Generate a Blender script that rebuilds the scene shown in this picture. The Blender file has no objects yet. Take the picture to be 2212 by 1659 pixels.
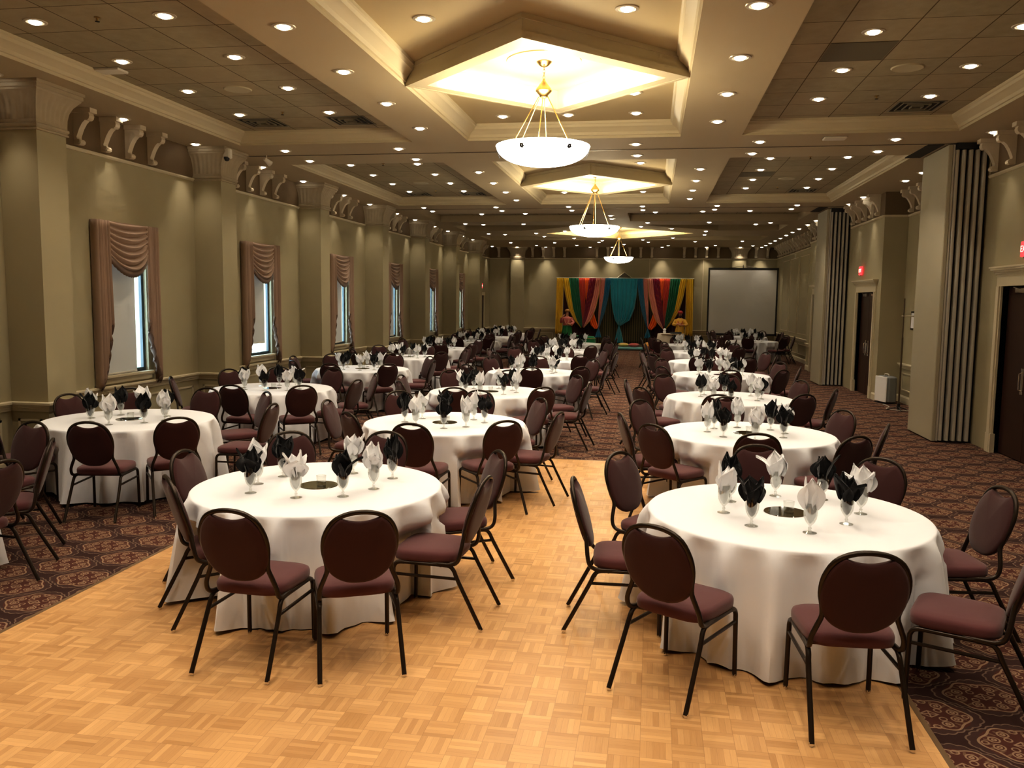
import bpy, math, random
from math import sin, cos, pi, radians, atan2, hypot, sqrt, floor
from mathutils import Vector, Matrix
random.seed(7)
scene = bpy.context.scene
COL = scene.collection

# ------------------------------------------------------------------ mesh helpers
class MB:
    def __init__(s): s.v = []; s.f = []
    def add(s, vs, fs):
        o = len(s.v); s.v += [tuple(p) for p in vs]; s.f += [tuple(i + o for i in f) for f in fs]; return s
    def box(s, a, b):
        x0, y0, z0 = a; x1, y1, z1 = b
        return s.add([(x0,y0,z0),(x1,y0,z0),(x1,y1,z0),(x0,y1,z0),(x0,y0,z1),(x1,y0,z1),(x1,y1,z1),(x0,y1,z1)],
                     [(0,3,2,1),(4,5,6,7),(0,1,5,4),(1,2,6,5),(2,3,7,6),(3,0,4,7)])
    def bbox(s, a, b, r):          # box with chamfered vertical and top edges
        x0, y0, z0 = a; x1, y1, z1 = b
        def ring(i, z): return [(x0+r+i,y0+i,z),(x1-r-i,y0+i,z),(x1-i,y0+r+i,z),(x1-i,y1-r-i,z),(x1-r-i,y1-i,z),(x0+r+i,y1-i,z),(x0+i,y1-r-i,z),(x0+i,y0+r+i,z)]
        return s.loft([ring(r*.6, z0), ring(0, z0+r*.6), ring(0, z1-r*.6), ring(r*.6, z1)])
    def loft(s, rings, cap=True, closed=True):
        n = len(rings[0]); vs = [p for r in rings for p in r]; fs = []
        m = n if closed else n - 1
        for j in range(len(rings)-1):
            for i in range(m):
                a = j*n+i; b = j*n+(i+1) % n
                fs.append((a, b, b+n, a+n))
        if cap and closed:
            fs.append(tuple(range(n-1, -1, -1))); fs.append(tuple((len(rings)-1)*n+i for i in range(n)))
        return s.add(vs, fs)
    def tube(s, pts, r, k=8, closed=False):
        pts = [Vector(p) for p in pts]; n = len(pts); rings = []
        rr = r if isinstance(r, (list, tuple)) else [r]*n
        up = None
        for i, p in enumerate(pts):
            a = pts[i-1] if (i or closed) else p; b = pts[(i+1) % n] if (i < n-1 or closed) else p
            t = (b-a).normalized()
            if up is None:
                up = Vector((0,0,1)) if abs(t.z) < .9 else Vector((0,1,0))
            x = t.cross(up).normalized(); up = x.cross(t).normalized()
            rings.append([p + (x*cos(2*pi*j/k) + up*sin(2*pi*j/k))*rr[i] for j in range(k)])
        if closed: rings.append(rings[0]); return s.loft(rings, cap=False)
        return s.loft(rings)
    def lathe(s, prof, k=24, c=(0,0,0), cap=True):
        return s.loft([[(c[0]+r*cos(2*pi*j/k), c[1]+r*sin(2*pi*j/k), c[2]+z) for j in range(k)] for r, z in prof], cap=cap)
    def prism(s, poly, z0, z1):
        n = len(poly)
        return s.add([(x,y,z0) for x,y in poly]+[(x,y,z1) for x,y in poly],
                     [tuple(range(n-1,-1,-1)), tuple(range(n,2*n))]+[(i,(i+1)%n,(i+1)%n+n,i+n) for i in range(n)])
    def extr(s, poly3, d):          # polygon of 3D points pushed along d
        n = len(poly3); d = Vector(d); q = [Vector(p)+d for p in poly3]
        return s.add(list(poly3)+q, [tuple(range(n-1,-1,-1)), tuple(range(n,2*n))]+[(i,(i+1)%n,(i+1)%n+n,i+n) for i in range(n)])
    def grid(s, rows):
        return s.loft(rows, cap=False, closed=False)
    def mesh(s, name, smooth=35):
        me = bpy.data.meshes.new(name); me.from_pydata(s.v, [], s.f); me.validate()
        import bmesh
        bm = bmesh.new(); bm.from_mesh(me); bmesh.ops.recalc_face_normals(bm, faces=bm.faces); bm.to_mesh(me); bm.free()
        if smooth:
            me.polygons.foreach_set('use_smooth', [True]*len(me.polygons)); me.set_sharp_from_angle(angle=radians(smooth))
        return me
def smooth_path(P, n=5, closed=False):
    P = [Vector(p) for p in P]; out = []; m = len(P)
    for i in range(m if closed else m-1):
        g = lambda j: P[j % m] if closed else P[max(0, min(m-1, j))]
        a, b, c, d = g(i-1), g(i), g(i+1), g(i+2)
        for k in range(n):
            t = k/n
            out.append(.5*((2*b)+(c-a)*t+(2*a-5*b+4*c-d)*t*t+(3*b-a-3*c+d)*t*t*t))
    if not closed: out.append(P[-1])
    return out
def place(me_or_mb, name, mat, parent=None, loc=(0,0,0), rz=0, smooth=35):
    me = me_or_mb.mesh(name, smooth) if isinstance(me_or_mb, MB) else me_or_mb
    if mat and not me.materials: me.materials.append(mat)
    o = bpy.data.objects.new(name, me); COL.objects.link(o); o.location = loc; o.rotation_euler[2] = rz
    if parent: o.parent = parent
    return o
def tag(o, label, cat, group=None, kind=None):
    o['label'] = label; o['category'] = cat
    if group: o['group'] = group
    if kind: o['kind'] = kind
    return o
def thing(name, label, cat, loc=(0,0,0), rz=0, group=None):
    o = bpy.data.objects.new(name, None); COL.objects.link(o); o.location = loc; o.rotation_euler[2] = rz
    o.empty_display_size = .1
    return tag(o, label, cat, group)
def struct(name, mb, mat, parent=None, smooth=35):
    o = place(mb, name, mat, parent, smooth=smooth)
    if not parent: o['kind'] = 'structure'
    return o
def dup(root, loc, rz, label, group=None, cat=None):
    r = root.copy(); COL.objects.link(r); r.location = loc; r.rotation_euler = (0, 0, rz); r['label'] = label
    if group: r['group'] = group
    if cat: r['category'] = cat
    for ch in list(root.children):
        c = ch.copy(); COL.objects.link(c); c.parent = r
        for g in list(ch.children):
            d = g.copy(); COL.objects.link(d); d.parent = c
    return r

# ------------------------------------------------------------------ materials
def mat(name, base=(.5,.5,.5), rough=.6, metal=0, emit=None, estr=0, spec=.5, sheen=0):
    m = bpy.data.materials.new(name); m.use_nodes = True; b = m.node_tree.nodes['Principled BSDF']
    b.inputs['Base Color'].default_value = (*base, 1); b.inputs['Roughness'].default_value = rough; b.inputs['Metallic'].default_value = metal
    b.inputs['Specular IOR Level'].default_value = spec
    if sheen: b.inputs['Sheen Weight'].default_value = sheen
    if emit: b.inputs['Emission Color'].default_value = (*emit, 1); b.inputs['Emission Strength'].default_value = estr
    return m
class G:     # tiny node-graph helper
    def __init__(s, m): s.m = m; s.nt = m.node_tree; s.b = s.nt.nodes['Principled BSDF']
    def n(s, t, **kw):
        d = s.nt.nodes.new(t)
        for k, v in kw.items(): setattr(d, k, v)
        return d
    def put(s, sock, v):
        if v is None: return
        if isinstance(v, bpy.types.NodeSocket): s.nt.links.new(v, sock)
        else: sock.default_value = v
    def m_(s, op, a, b=None, c=None):
        d = s.n('ShaderNodeMath', operation=op); s.put(d.inputs[0], a); s.put(d.inputs[1], b)
        if c is not None: s.put(d.inputs[2], c)
        return d.outputs[0]
    def add(s, a, b): return s.m_('ADD', a, b)
    def sub(s, a, b): return s.m_('SUBTRACT', a, b)
    def mul(s, a, b): return s.m_('MULTIPLY', a, b)
    def div(s, a, b): return s.m_('DIVIDE', a, b)
    def ab(s, a): return s.m_('ABSOLUTE', a)
    def lt(s, a, b): return s.m_('LESS_THAN', a, b)
    def gt(s, a, b): return s.m_('GREATER_THAN', a, b)
    def mx(s, a, b): return s.m_('MAXIMUM', a, b)
    def mn(s, a, b): return s.m_('MINIMUM', a, b)
    def fl(s, a): return s.m_('FLOOR', a)
    def ln(s, x, y): return s.m_('SQRT', s.add(s.mul(x, x), s.mul(y, y)))
    def mix(s, f, a, b, blend='MIX'):
        d = s.n('ShaderNodeMix', data_type='RGBA', blend_type=blend); s.put(d.inputs[0], f)
        for k, v in ((6, a), (7, b)): s.put(d.inputs[k], (*v, 1) if isinstance(v, tuple) and len(v) == 3 else v)
        return d.outputs[2]
    def pos(s, obj=False):
        c = s.n('ShaderNodeTexCoord').outputs['Object'] if obj else s.n('ShaderNodeNewGeometry').outputs['Position']
        x = s.n('ShaderNodeSeparateXYZ'); s.nt.links.new(c, x.inputs[0]); return c, x.outputs[0], x.outputs[1], x.outputs[2]
    def noise(s, vec, scale, detail=2, rough=.5):
        d = s.n('ShaderNodeTexNoise'); s.put(d.inputs['Vector'], vec); d.inputs['Scale'].default_value = scale
        d.inputs['Detail'].default_value = detail; d.inputs['Roughness'].default_value = rough; return d.outputs['Fac']
    def white(s, x, y, z=0):
        c = s.n('ShaderNodeCombineXYZ'); s.put(c.inputs[0], x); s.put(c.inputs[1], y); s.put(c.inputs[2], z)
        w = s.n('ShaderNodeTexWhiteNoise'); s.nt.links.new(c.outputs[0], w.inputs[0]); return w.outputs['Value']
    def bump(s, h, st=.3, dist=.01):
        d = s.n('ShaderNodeBump'); d.inputs['Strength'].default_value = st; d.inputs['Distance'].default_value = dist
        s.put(d.inputs['Height'], h); s.nt.links.new(d.outputs[0], s.b.inputs['Normal'])
    def color(s, v): s.put(s.b.inputs['Base Color'], v)
def paint(name, c, var=.08, rough=.75, scale=1.3):
    m = mat(name, c, rough, spec=.25); g = G(m); p, *_ = g.pos(); n = g.noise(p, scale, 3)
    g.color(g.mix(n, tuple(k*(1-var) for k in c), tuple(min(1, k*(1+var)) for k in c))); return m
def fabric(name, c, var=.15, rough=.9, scale=260, bump=.25):
    m = mat(name, c, rough, spec=.15, sheen=.2); g = G(m); p, *_ = g.pos(True)
    n = g.noise(p, scale, 2); w = g.noise(p, 3, 2)
    g.color(g.mix(g.mul(g.add(n, w), .5), tuple(k*(1-var) for k in c), tuple(min(1, k*(1+var)) for k in c)))
    g.bump(n, bump, .002); return m
WALL = paint('wall_paint', (.395,.350,.230), .06)
SOFFIT = paint('soffit_paint', (.455,.375,.245), .04)
COFFER = paint('coffer_paint', (.48,.385,.225), .04)
TRIM = paint('trim_paint', (.60,.535,.385), .05, .55)
CROWN = paint('crown_paint', (.55,.475,.32), .04, .5)
PLASTER = paint('carved_plaster', (.40,.335,.235), .1, .75, 9)
WHITEMETAL = mat('white_enamel', (.7,.66,.56), .4)
METAL = mat('black_bronze_tube', (.032,.022,.015), .32, .55)
CHROME = mat('chrome', (.75,.72,.68), .15, 1)
BRASS = mat('antique_brass', (.46,.30,.12), .3, 1)
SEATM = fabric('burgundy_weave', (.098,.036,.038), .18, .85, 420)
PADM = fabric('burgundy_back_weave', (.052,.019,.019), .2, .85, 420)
CLOTH = fabric('white_linen', (.76,.775,.81), .03, .85, 500, .12)
NAPW = fabric('white_napkin_linen', (.88,.885,.90), .03, .9, 500, .15)
NAPB = fabric('black_napkin_linen', (.008,.008,.009), .2, .9, 500, .15)
PLY = mat('table_plywood', (.30,.19,.10), .6)
MIRROR = mat('mirror_glass', (.55,.56,.54), .04, 1)
DOORM = paint('dark_wood_door', (.042,.020,.014), .2, .4, 4)
DARK = mat('dark_gap', (.012,.009,.006), .8)
BLACKM = mat('black_plastic', (.012,.012,.013), .45)
SWAG = fabric('mauve_drapery', (.38,.27,.205), .12, .75, 200)
SWAGD = fabric('dark_mauve_fringe', (.15,.10,.075), .25, .9, 90)
BLIND = mat('roller_shade', (.46,.44,.38), .8)
g = G(BLIND); g.put(g.b.inputs['Emission Color'], (.50,.53,.50,1)); g.b.inputs['Emission Strength'].default_value = .09  # faint emission stands in for daylight coming through the blind
GREYFAB = fabric('partition_grey_vinyl', (.50,.47,.40), .05, .6, 90)
PARTM = paint('partition_panel_vinyl', (.42,.38,.28), .04, .6)
def glassm(name, tint=(.96,.97,.96), gl=.1, rough=.03):
    m = bpy.data.materials.new(name); m.use_nodes = True; nt = m.node_tree; nt.nodes.clear()
    o = nt.nodes.new('ShaderNodeOutputMaterial'); mx = nt.nodes.new('ShaderNodeMixShader'); t = nt.nodes.new('ShaderNodeBsdfTransparent')
    gs = nt.nodes.new('ShaderNodeBsdfGlossy'); lw = nt.nodes.new('ShaderNodeLayerWeight'); mp = nt.nodes.new('ShaderNodeMapRange')
    t.inputs[0].default_value = (*tint, 1); gs.inputs['Roughness'].default_value = rough; gs.inputs[0].default_value = (.9,.9,.88,1); lw.inputs[0].default_value = .25
    mp.inputs['To Min'].default_value = gl; mp.inputs['To Max'].default_value = .75
    nt.links.new(lw.outputs['Facing'], mp.inputs['Value']); nt.links.new(mp.outputs[0], mx.inputs[0])
    nt.links.new(t.outputs[0], mx.inputs[1]); nt.links.new(gs.outputs[0], mx.inputs[2]); nt.links.new(mx.outputs[0], o.inputs[0]); return m
GLASS = glassm('clear_glass'); PANE = glassm('window_glass', (.92,.97,1), .05)
def glow(name, c, st, sample=False):
    m = mat(name, c, .5, emit=c, estr=st); m.cycles.emission_sampling = 'AUTO' if sample else 'NONE'; return m
BULB = glow('lit_bulb', (1,.93,.80), 9)
BOWL = glow('alabaster_glow', (1,.95,.84), 6, True)
EXITM = glow('exit_red', (1,.05,.06), .9)
EXITT = glow('exit_letters', (1,.42,.36), 1.5)

# carpet: staggered ogee medallions with scrolls
CARPET = mat('figured_carpet', (.1,.05,.04), .95, spec=.1); g = G(CARPET); P, X, Y, Z = g.pos()
def carpet(g, P, X, Y):
    PX, PY = .72, .52
    wob = g.mul(g.m_('SINE', g.mul(Y, 2*pi/PY)), .035)
    cy = g.div(Y, PY*.5); row = g.fl(cy); par = g.m_('FLOORED_MODULO', row, 2.0)
    # two interleaved lattices, keep the nearer medallion centre
    def cell(ox, oy):
        u = g.mul(g.sub(g.m_('FRACT', g.div(g.add(X, ox), PX)), .5), PX)
        v = g.mul(g.sub(g.m_('FRACT', g.div(g.add(Y, oy), PY)), .5), PY); return u, v
    u1, v1 = cell(.29, .4); u2, v2 = cell(.29+PX/2, .4+PY/2)
    d1 = g.ln(g.mul(u1, .8), v1); d2 = g.ln(g.mul(u2, .8), v2); sel = g.lt(d1, d2)
    pick = lambda a, b: g.add(g.mul(a, sel), g.mul(b, g.sub(1, sel)))
    u, v = pick(u1, u2), pick(v1, v2); au, av = g.ab(u), g.ab(v)
    ang = g.m_('ARCTAN2', v, u); r = g.ln(g.mul(u, .82), v)
    def band(val, c, w): return g.lt(g.ab(g.sub(val, c)), w)
    scal = g.mul(g.ab(g.m_('SINE', g.mul(ang, 11))), .010)
    lobes = g.mul(g.m_('COSINE', g.mul(ang, 4)), .014)
    outer = band(g.sub(g.sub(r, scal), lobes), .192, .0042)
    inner = band(g.sub(r, g.mul(g.m_('COSINE', g.mul(ang, 6)), .012)), .158, .0055)
    def ring(cx, cy_, R, w):
        dd = g.ln(g.sub(au, cx), g.sub(av, cy_)); return band(dd, R, w)
    lines = inner
    for c in ((.125,.036,.026,.0045), (.062,.098,.026,.0045), (.125,.036,.009,.005), (.062,.098,.009,.005), (.055,.046,.018,.004), (.0,.135,.018,.004), (.178,.0,.016,.004)):
        lines = g.mx(lines, ring(*c))
    dia = g.add(g.mul(au, .8), av)
    lines = g.mx(lines, band(dia, .036, .005)); lines = g.mx(lines, g.mul(g.lt(g.mn(au, av), .004), g.lt(dia, .036)))
    leaf = g.mul(g.gt(g.m_('SINE', g.mul(ang, 26)), .35), g.mul(g.gt(r, .115), g.lt(r, .148)))
    body = g.lt(r, .165); field = g.lt(g.sub(r, lobes), .20)
    fuzz = g.noise(P, 900, 2, .7); big = g.noise(P, .9, 2)
    base = g.mix(field, (.040,.019,.017), (.060,.031,.027))
    base = g.mix(body, base, (.088,.030,.022))
    base = g.mix(g.mul(leaf, .6), base, (.24,.15,.09))
    base = g.mix(g.mul(outer, .75), base, (.25,.17,.12))
    base = g.mix(g.mul(lines, .92), base, (.36,.235,.15))
    base = g.mix(g.mul(fuzz, .5), base, (.05,.03,.025)); g.color(base); g.bump(fuzz, .5, .006)
carpet(g, P, X, Y)

PARQ = mat('maple_parquet', (.6,.35,.14), .32, spec=.4); g = G(PARQ); P, X, Y, Z = g.pos(); T = .1523
tx = g.div(X, T); ty = g.div(Y, T); ix, iy = g.fl(tx), g.fl(ty); fx, fy = g.m_('FRACT', tx), g.m_('FRACT', ty)
ch = g.m_('FLOORED_MODULO', g.add(ix, iy), 2.0); sl = g.add(g.mul(fx, ch), g.mul(fy, g.sub(1, ch)))
si = g.fl(g.mul(sl, 5)); w1 = g.white(ix, iy, si); w2 = g.white(ix, iy, 77)
lx = g.add(g.mul(X, g.add(2, g.mul(ch, 38))), 0); ly = g.mul(Y, g.sub(40, g.mul(ch, 38)))
cv = g.n('ShaderNodeCombineXYZ'); g.put(cv.inputs[0], lx); g.put(cv.inputs[1], ly); g.put(cv.inputs[2], w1)
grain = g.noise(cv.outputs[0], 5, 3, .6)
t = g.add(g.mul(w1, .42), g.add(g.mul(w2, .28), g.mul(grain, .35)))
c = g.mix(t, (.35,.175,.062), (.70,.42,.185))
gap = g.mx(g.mx(g.gt(fx, .985), g.gt(fy, .985)), g.gt(g.m_('FRACT', g.mul(sl, 5)), .965))
c = g.mix(g.mul(gap, .45), c, (.16,.075,.03)); g.color(c)
g.put(g.b.inputs['Roughness'], g.add(.27, g.mul(g.noise(P, 6, 3), .22)))

def tilemat(name):
    m = mat(name, (.4,.37,.27), .9, spec=.1); g = G(m); P, X, Y, Z = g.pos(True); S = .685
    ox, oy = g.div(X, S), g.div(Y, S); fx, fy = g.m_('FRACT', ox), g.m_('FRACT', oy); w = g.white(g.fl(ox), g.fl(oy))
    e = g.mx(g.gt(g.ab(g.sub(fx, .5)), .490), g.gt(g.ab(g.sub(fy, .5)), .490))
    n = g.noise(P, 5, 4, .65); f = g.noise(P, 120, 2, .7)
    c = g.mix(n, (.25,.22,.14), (.42,.365,.25)); c = g.mix(g.mul(w, .45), c, (.44,.35,.23)); c = g.mix(g.mul(g.gt(f, .62), .25), c, (.2,.17,.1))
    g.color(g.mix(e, c, (.13,.10,.06))); return m
TILE = tilemat('acoustic_tile')
CORBM = paint('corbel_plaster', (.60,.52,.39), .08, .7, 9)
# ------------------------------------------------------------------ room shell
ZC, ZT, ZK, CX = 4.62, 4.82, 4.85, -1.285
XL, XR, YE = -7.65, 5.0, 39.0
struct('floor', MB().box((-8.2,-4.2,-.1), (6.2,39.6,0)), CARPET)
fl = thing('dance_floor', 'portable parquet dance floor of honey-coloured maple squares laid on the carpet', 'dance floor', (-1.306,6.6,0))
DY0, DY1 = -2.0, 11.15
place(MB().box((-2.735,DY0-6.6,.001), (2.735,DY1-6.6,.010)), 'parquet_surface', PARQ, fl)
EDGE = mat('dance_floor_edge', (.20,.13,.07), .35, .3)
e = MB()
for a, b in (((-2.765,DY0-6.63),(-2.735,DY1-6.57)), ((2.735,DY0-6.63),(2.765,DY1-6.57)), ((-2.735,DY1-6.6),(2.735,DY1-6.57)), ((-2.735,DY0-6.63),(2.735,DY0-6.6))):
    e.box((*a,.001), (*b,.011))
place(e, 'edge_strip', EDGE, fl)

# ---- left wall with window openings
PIL = [8.9+4.235*k for k in range(-3, 7)]
WIN = [11.17+4.245*k for k in range(6)]
wl = MB(); y = -4.2
for c in WIN:
    wl.box((XL-.25,y,0), (XL,c-.55,ZC+.3)); wl.box((XL-.25,c-.55,0), (XL,c+.55,1.02)); wl.box((XL-.25,c-.55,2.98), (XL,c+.55,ZC+.3)); y = c+.55
wl.box((XL-.25,y,0), (XL,YE+.3,ZC+.3))
struct('wall_left', wl, WALL)
# ---- right wall: door bays stand forward of the window-side bays
wr = MB()
def seg(x, y0, y1, z0=0, z1=ZC+.3): wr.box((x,y0,z0), (6.1,y1,z1))
seg(5.5,-4.2,1.0); seg(5.0,1.0,5.9); seg(5.5,5.9,10.9)
for a, d0, d1, b in ((10.9,11.6,13.15,15.2), (19.75,20.25,21.8,24.35)):
    seg(5.0,a,d0); seg(5.0,d0,d1,2.44); seg(5.0,d1,b); wr.box((5.12,d0,0), (6.1,d1,2.44))
seg(5.5,15.2,19.75); seg(5.0,24.35,26.1); seg(5.0,26.1,27.6,2.44); wr.box((5.12,26.1,0), (6.1,27.6,2.44)); seg(5.0,27.6,28.5); seg(5.42,28.5,39.3)
struct('wall_right', wr, WALL)
struct('wall_back', MB().box((-7.9,YE,0), (6.1,YE+.25,ZC+.3)), WALL)
struct('wall_front', MB().box((-7.9,-4.25,0), (6.1,-4.0,ZC+.3)), WALL)

# ---- ceiling: dropped soffit with tiled recesses and coffers cut through it
holes = []
SEC = [-8.65, 0, 8.65]
for d in SEC:
    y0, y1 = 6.3+d, 13.0+d
    for x0, x1 in ((-6.72,-3.81), (-2.91,.34), (1.23,4.22)): holes.append([(x0,y0),(x1,y0),(x1,y1),(x0,y1)])
mir = lambda P: [(2*CX-x, y) for x, y in P]
A3 = [(-.76,23.85),(4.2,23.85),(4.2,26.3),(-.76,26.3)]
B3 = [(-.45,27.6),(4.15,27.6),(4.15,29.8),(2.15,29.8)]
C3 = [(2.15,32.2),(4.15,32.2),(4.15,34.4),(-.45,34.4)]
D3 = [(CX-2.66,31),(CX,28.3),(CX+2.66,31),(CX,33.7)]
tiles3 = [A3, mir(A3), B3, mir(B3), C3, mir(C3)]
holes += tiles3 + [D3]
cu = bpy.data.curves.new('soffit', 'CURVE'); cu.dimensions = '2D'; cu.fill_mode = 'BOTH'
for P in [[(-7.8,-4.2),(6.0,-4.2),(6.0,39.2),(-7.8,39.2)]] + holes:
    sp = cu.splines.new('POLY'); sp.points.add(len(P)-1); sp.use_cyclic_u = True
    for i, (x, y) in enumerate(P): sp.points[i].co = (x, y, 0, 1)
tmp = bpy.data.objects.new('tmp', cu); COL.objects.link(tmp); dg = bpy.context.evaluated_depsgraph_get(); dg.update()
me = bpy.data.meshes.new_from_object(tmp.evaluated_get(dg)); bpy.data.objects.remove(tmp)
for v in me.vertices: v.co.z = ZC
ceil = place(me, 'ceiling', SOFFIT); me.materials.clear(); me.materials.append(SOFFIT); ceil['kind'] = 'structure'
struct('ceiling.001', MB().box((-7.9,-4.2,5.1), (6.1,39.2,5.2)), SOFFIT)
def inset_poly(P, ds):
    n = len(P); out = []
    ar = sum(P[i][0]*P[(i+1)%n][1]-P[(i+1)%n][0]*P[i][1] for i in range(n)); sg = 1 if ar > 0 else -1
    L = []
    for i in range(n):
        a, b = Vector(P[i]), Vector(P[(i+1)%n]); d = (b-a).normalized(); nn = Vector((-d.y, d.x))*sg; L.append((a+nn*ds[i], d))
    for i in range(n):
        p, d = L[i-1]; q, e_ = L[i]; cr = d.x*e_.y-d.y*e_.x
        t = ((q-p).x*e_.y-(q-p).y*e_.x)/cr; out.append(tuple(p+d*t))
    return out
CRP = [(0,0),(0,.035),(.02,.04),(.035,.075),(.08,.11),(.125,.13),(.14,.16),(.155,.17),(.16,.20)]
def recess(P, zt, sides, mtop, name_side, mside=None, origin=None):
    rings = []
    for i, z in CRP:
        q = inset_poly(P, [i if s else 0.0 for s in sides]); rings.append([(x,y,ZC+z*(zt-ZC)/.2) for x, y in q])
    c = struct(name_side, MB().loft(rings, cap=False), mside or CROWN, ceil, smooth=25)
    q = inset_poly(P, [-.01]*len(P)); ox, oy = origin or (0,0)
    t = place(MB().add([(x-ox,y-oy,0) for x, y in q], [tuple(range(len(q)))]), 'ceiling_panel', mtop, ceil, (ox,oy,zt), smooth=0)
for d in SEC:
    y0, y1 = 6.3+d, 13.0+d
    recess([(-6.72,y0),(-3.81,y0),(-3.81,y1),(-6.72,y1)], ZT, (1,0,1,1), TILE, 'crown_molding', None, (-5.0,8.58+d))
    recess([(1.23,y0),(4.22,y0),(4.22,y1),(1.23,y1)], ZT, (1,1,1,0), TILE, 'crown_molding', None, (1.72,8.58+d))
    recess([(-2.91,y0),(.34,y0),(.34,y1),(-2.91,y1)], ZK, (1,1,1,1), COFFER, 'crown_molding')
for P in tiles3: recess(P, ZT, [0]*4, TILE, 'recess_border', SOFFIT, (1.72 if P[0][0] > CX else -5.0, 24.0))
recess(D3, ZK, [1]*4, COFFER, 'crown_molding')
# diamond frames hung in the coffers
def ringpoly(mb, c, r0, r1, z0, z1):
    P = lambda r, z: [(c[0]-r,c[1],z),(c[0],c[1]-r,z),(c[0]+r,c[1],z),(c[0],c[1]+r,z)]
    mb.loft([P(r1,z1), P(r1,z0), P(r0,z0), P(r0,z1)], cap=False)
for d in SEC[1:]:
    c = (CX, 9.63+d*.9955); f = MB()
    ringpoly(f, c, 1.36, 1.60, ZC, ZK); ringpoly(f, c, 1.56, 1.622, ZC-.004, ZC+.07); ringpoly(f, c, 1.57, 1.625, ZK-.05, ZK-.002)
    struct('diamond_frame', f, CROWN, ceil, smooth=0)
    struct('ceiling_medallion', MB().lathe([(.42,ZK),(.42,ZK-.012),(.40,ZK-.02),(.385,ZK-.008),(.0,ZK-.008)], 48, (*c,0)), CROWN, ceil)
# steel frame track lines of the folding walls, plus painted dark pocket slots
for y in (5.33, 13.98, 22.62):
    struct('trim_%d' % (1+int(y/8)), MB().box((-7.4,y-.012,ZC-.008), (4.9,y+.012,ZC+.01)), mat('track', (.12,.09,.06), .5))
    struct('trim_%d' % (11+int(y/8)), MB().box((4.12,y+.05,ZC-.008), (4.36,y+1.25,ZC+.005)), DARK)  # flat dark strip: shade inside the pocket slot put into the colour
    struct('trim_%d' % (21+int(y/8)), MB().box((-7.4,y+.07,ZC-.005), (4.9,y+.08,ZC+.01)), CROWN)

# ---- mouldings
def rail(mb, pts, prof):           # sweep a (out, z) profile along plan points, material on the left side
    n = len(pts); rings = []
    for i in range(n):
        p = Vector(pts[i]); d0 = (p-Vector(pts[i-1])).normalized() if i else None; d1 = (Vector(pts[i+1])-p).normalized() if i < n-1 else None
        n0 = Vector((-d0.y,d0.x)) if d0 else None; n1 = Vector((-d1.y,d1.x)) if d1 else None
        if n0 is None: m = n1
        elif n1 is None: m = n0
        else: m = (n0+n1); m = m/ max(.2, m.dot(n0))
        rings.append([(p.x+m.x*o, p.y+m.y*o, z) for o, z in prof])
    k = len(prof); vs = [q for r in rings for q in r]; fs = [(j*k+i, j*k+i+1, (j+1)*k+i+1, (j+1)*k+i) for j in range(n-1) for i in range(k-1)]
    fs += [tuple(range(k)), tuple((n-1)*k+i for i in range(k-1,-1,-1))]
    return mb.add(vs, fs)
CHAIR = [(-.01,.755),(.018,.755),(.022,.785),(.035,.79),(.035,.81),(.05,.815),(.055,.835),(.07,.84),(.07,.865),(.06,.87),(-.01,.87)]
BASE = [(-.01,0),(.022,0),(.022,.13),(.012,.15),(.006,.165),(-.01,.165)]
FRZ = [(-.01,4.075),(.02,4.08),(.035,4.10),(.035,4.12),(.01,4.125),(-.01,4.125)]
CORN = [(-.01,4.50),(.03,4.52),(.05,4.56),(.10,4.58),(.11,4.62),(-.01,4.62)]
# left plan (going from far to near so that the room is on the left of travel)
lp = [(XL,YE)]
for p in reversed(PIL): lp += [(XL,p+.5),(XL+.5,p+.5),(XL+.5,p),(XL,p)]
lp.append((XL,-4.0)); lp = lp[::-1] if False else lp
def leftrail(prof, name, m=TRIM, pil=True):
    P = lp if pil else [(XL,YE),(XL,-4)]
    # travelling toward -Y puts +X on the left-hand side
    struct(name, rail(MB(), P, prof), m, smooth=20)
leftrail(CHAIR, 'trim_31'); leftrail(BASE, 'baseboard_left')
def panelmold(mb, axis, c, u0, u1, z0, z1, n):   # thin raised rectangular frame
    w = .028; h = .012
    for a, b, z_, z2 in ((u0,u1,z1-w,z1),(u0,u1,z0,z0+w),(u0,u0+w,z0,z1),(u1-w,u1,z0,z1)):
        if axis == 'x': mb.box((min(c,c+n*h),a,z_), (max(c,c+n*h),b,z2))
        else: mb.box((a,min(c,c+n*h),z_), (b,max(c,c+n*h),z2))
pm = MB()
for i, p in enumerate(PIL):
    panelmold(pm, 'x', XL, p+.68, p+2.25, .27, .66, 1); panelmold(pm, 'x', XL, p+2.45, p+4.05, .27, .66, 1)
    panelmold(pm, 'y', p, XL+.09, XL+.41, .27, .66, -1); panelmold(pm, 'x', XL+.5, p+.09, p+.41, .27, .66, 1)
struct('trim_32', pm, TRIM, smooth=0)
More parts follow.
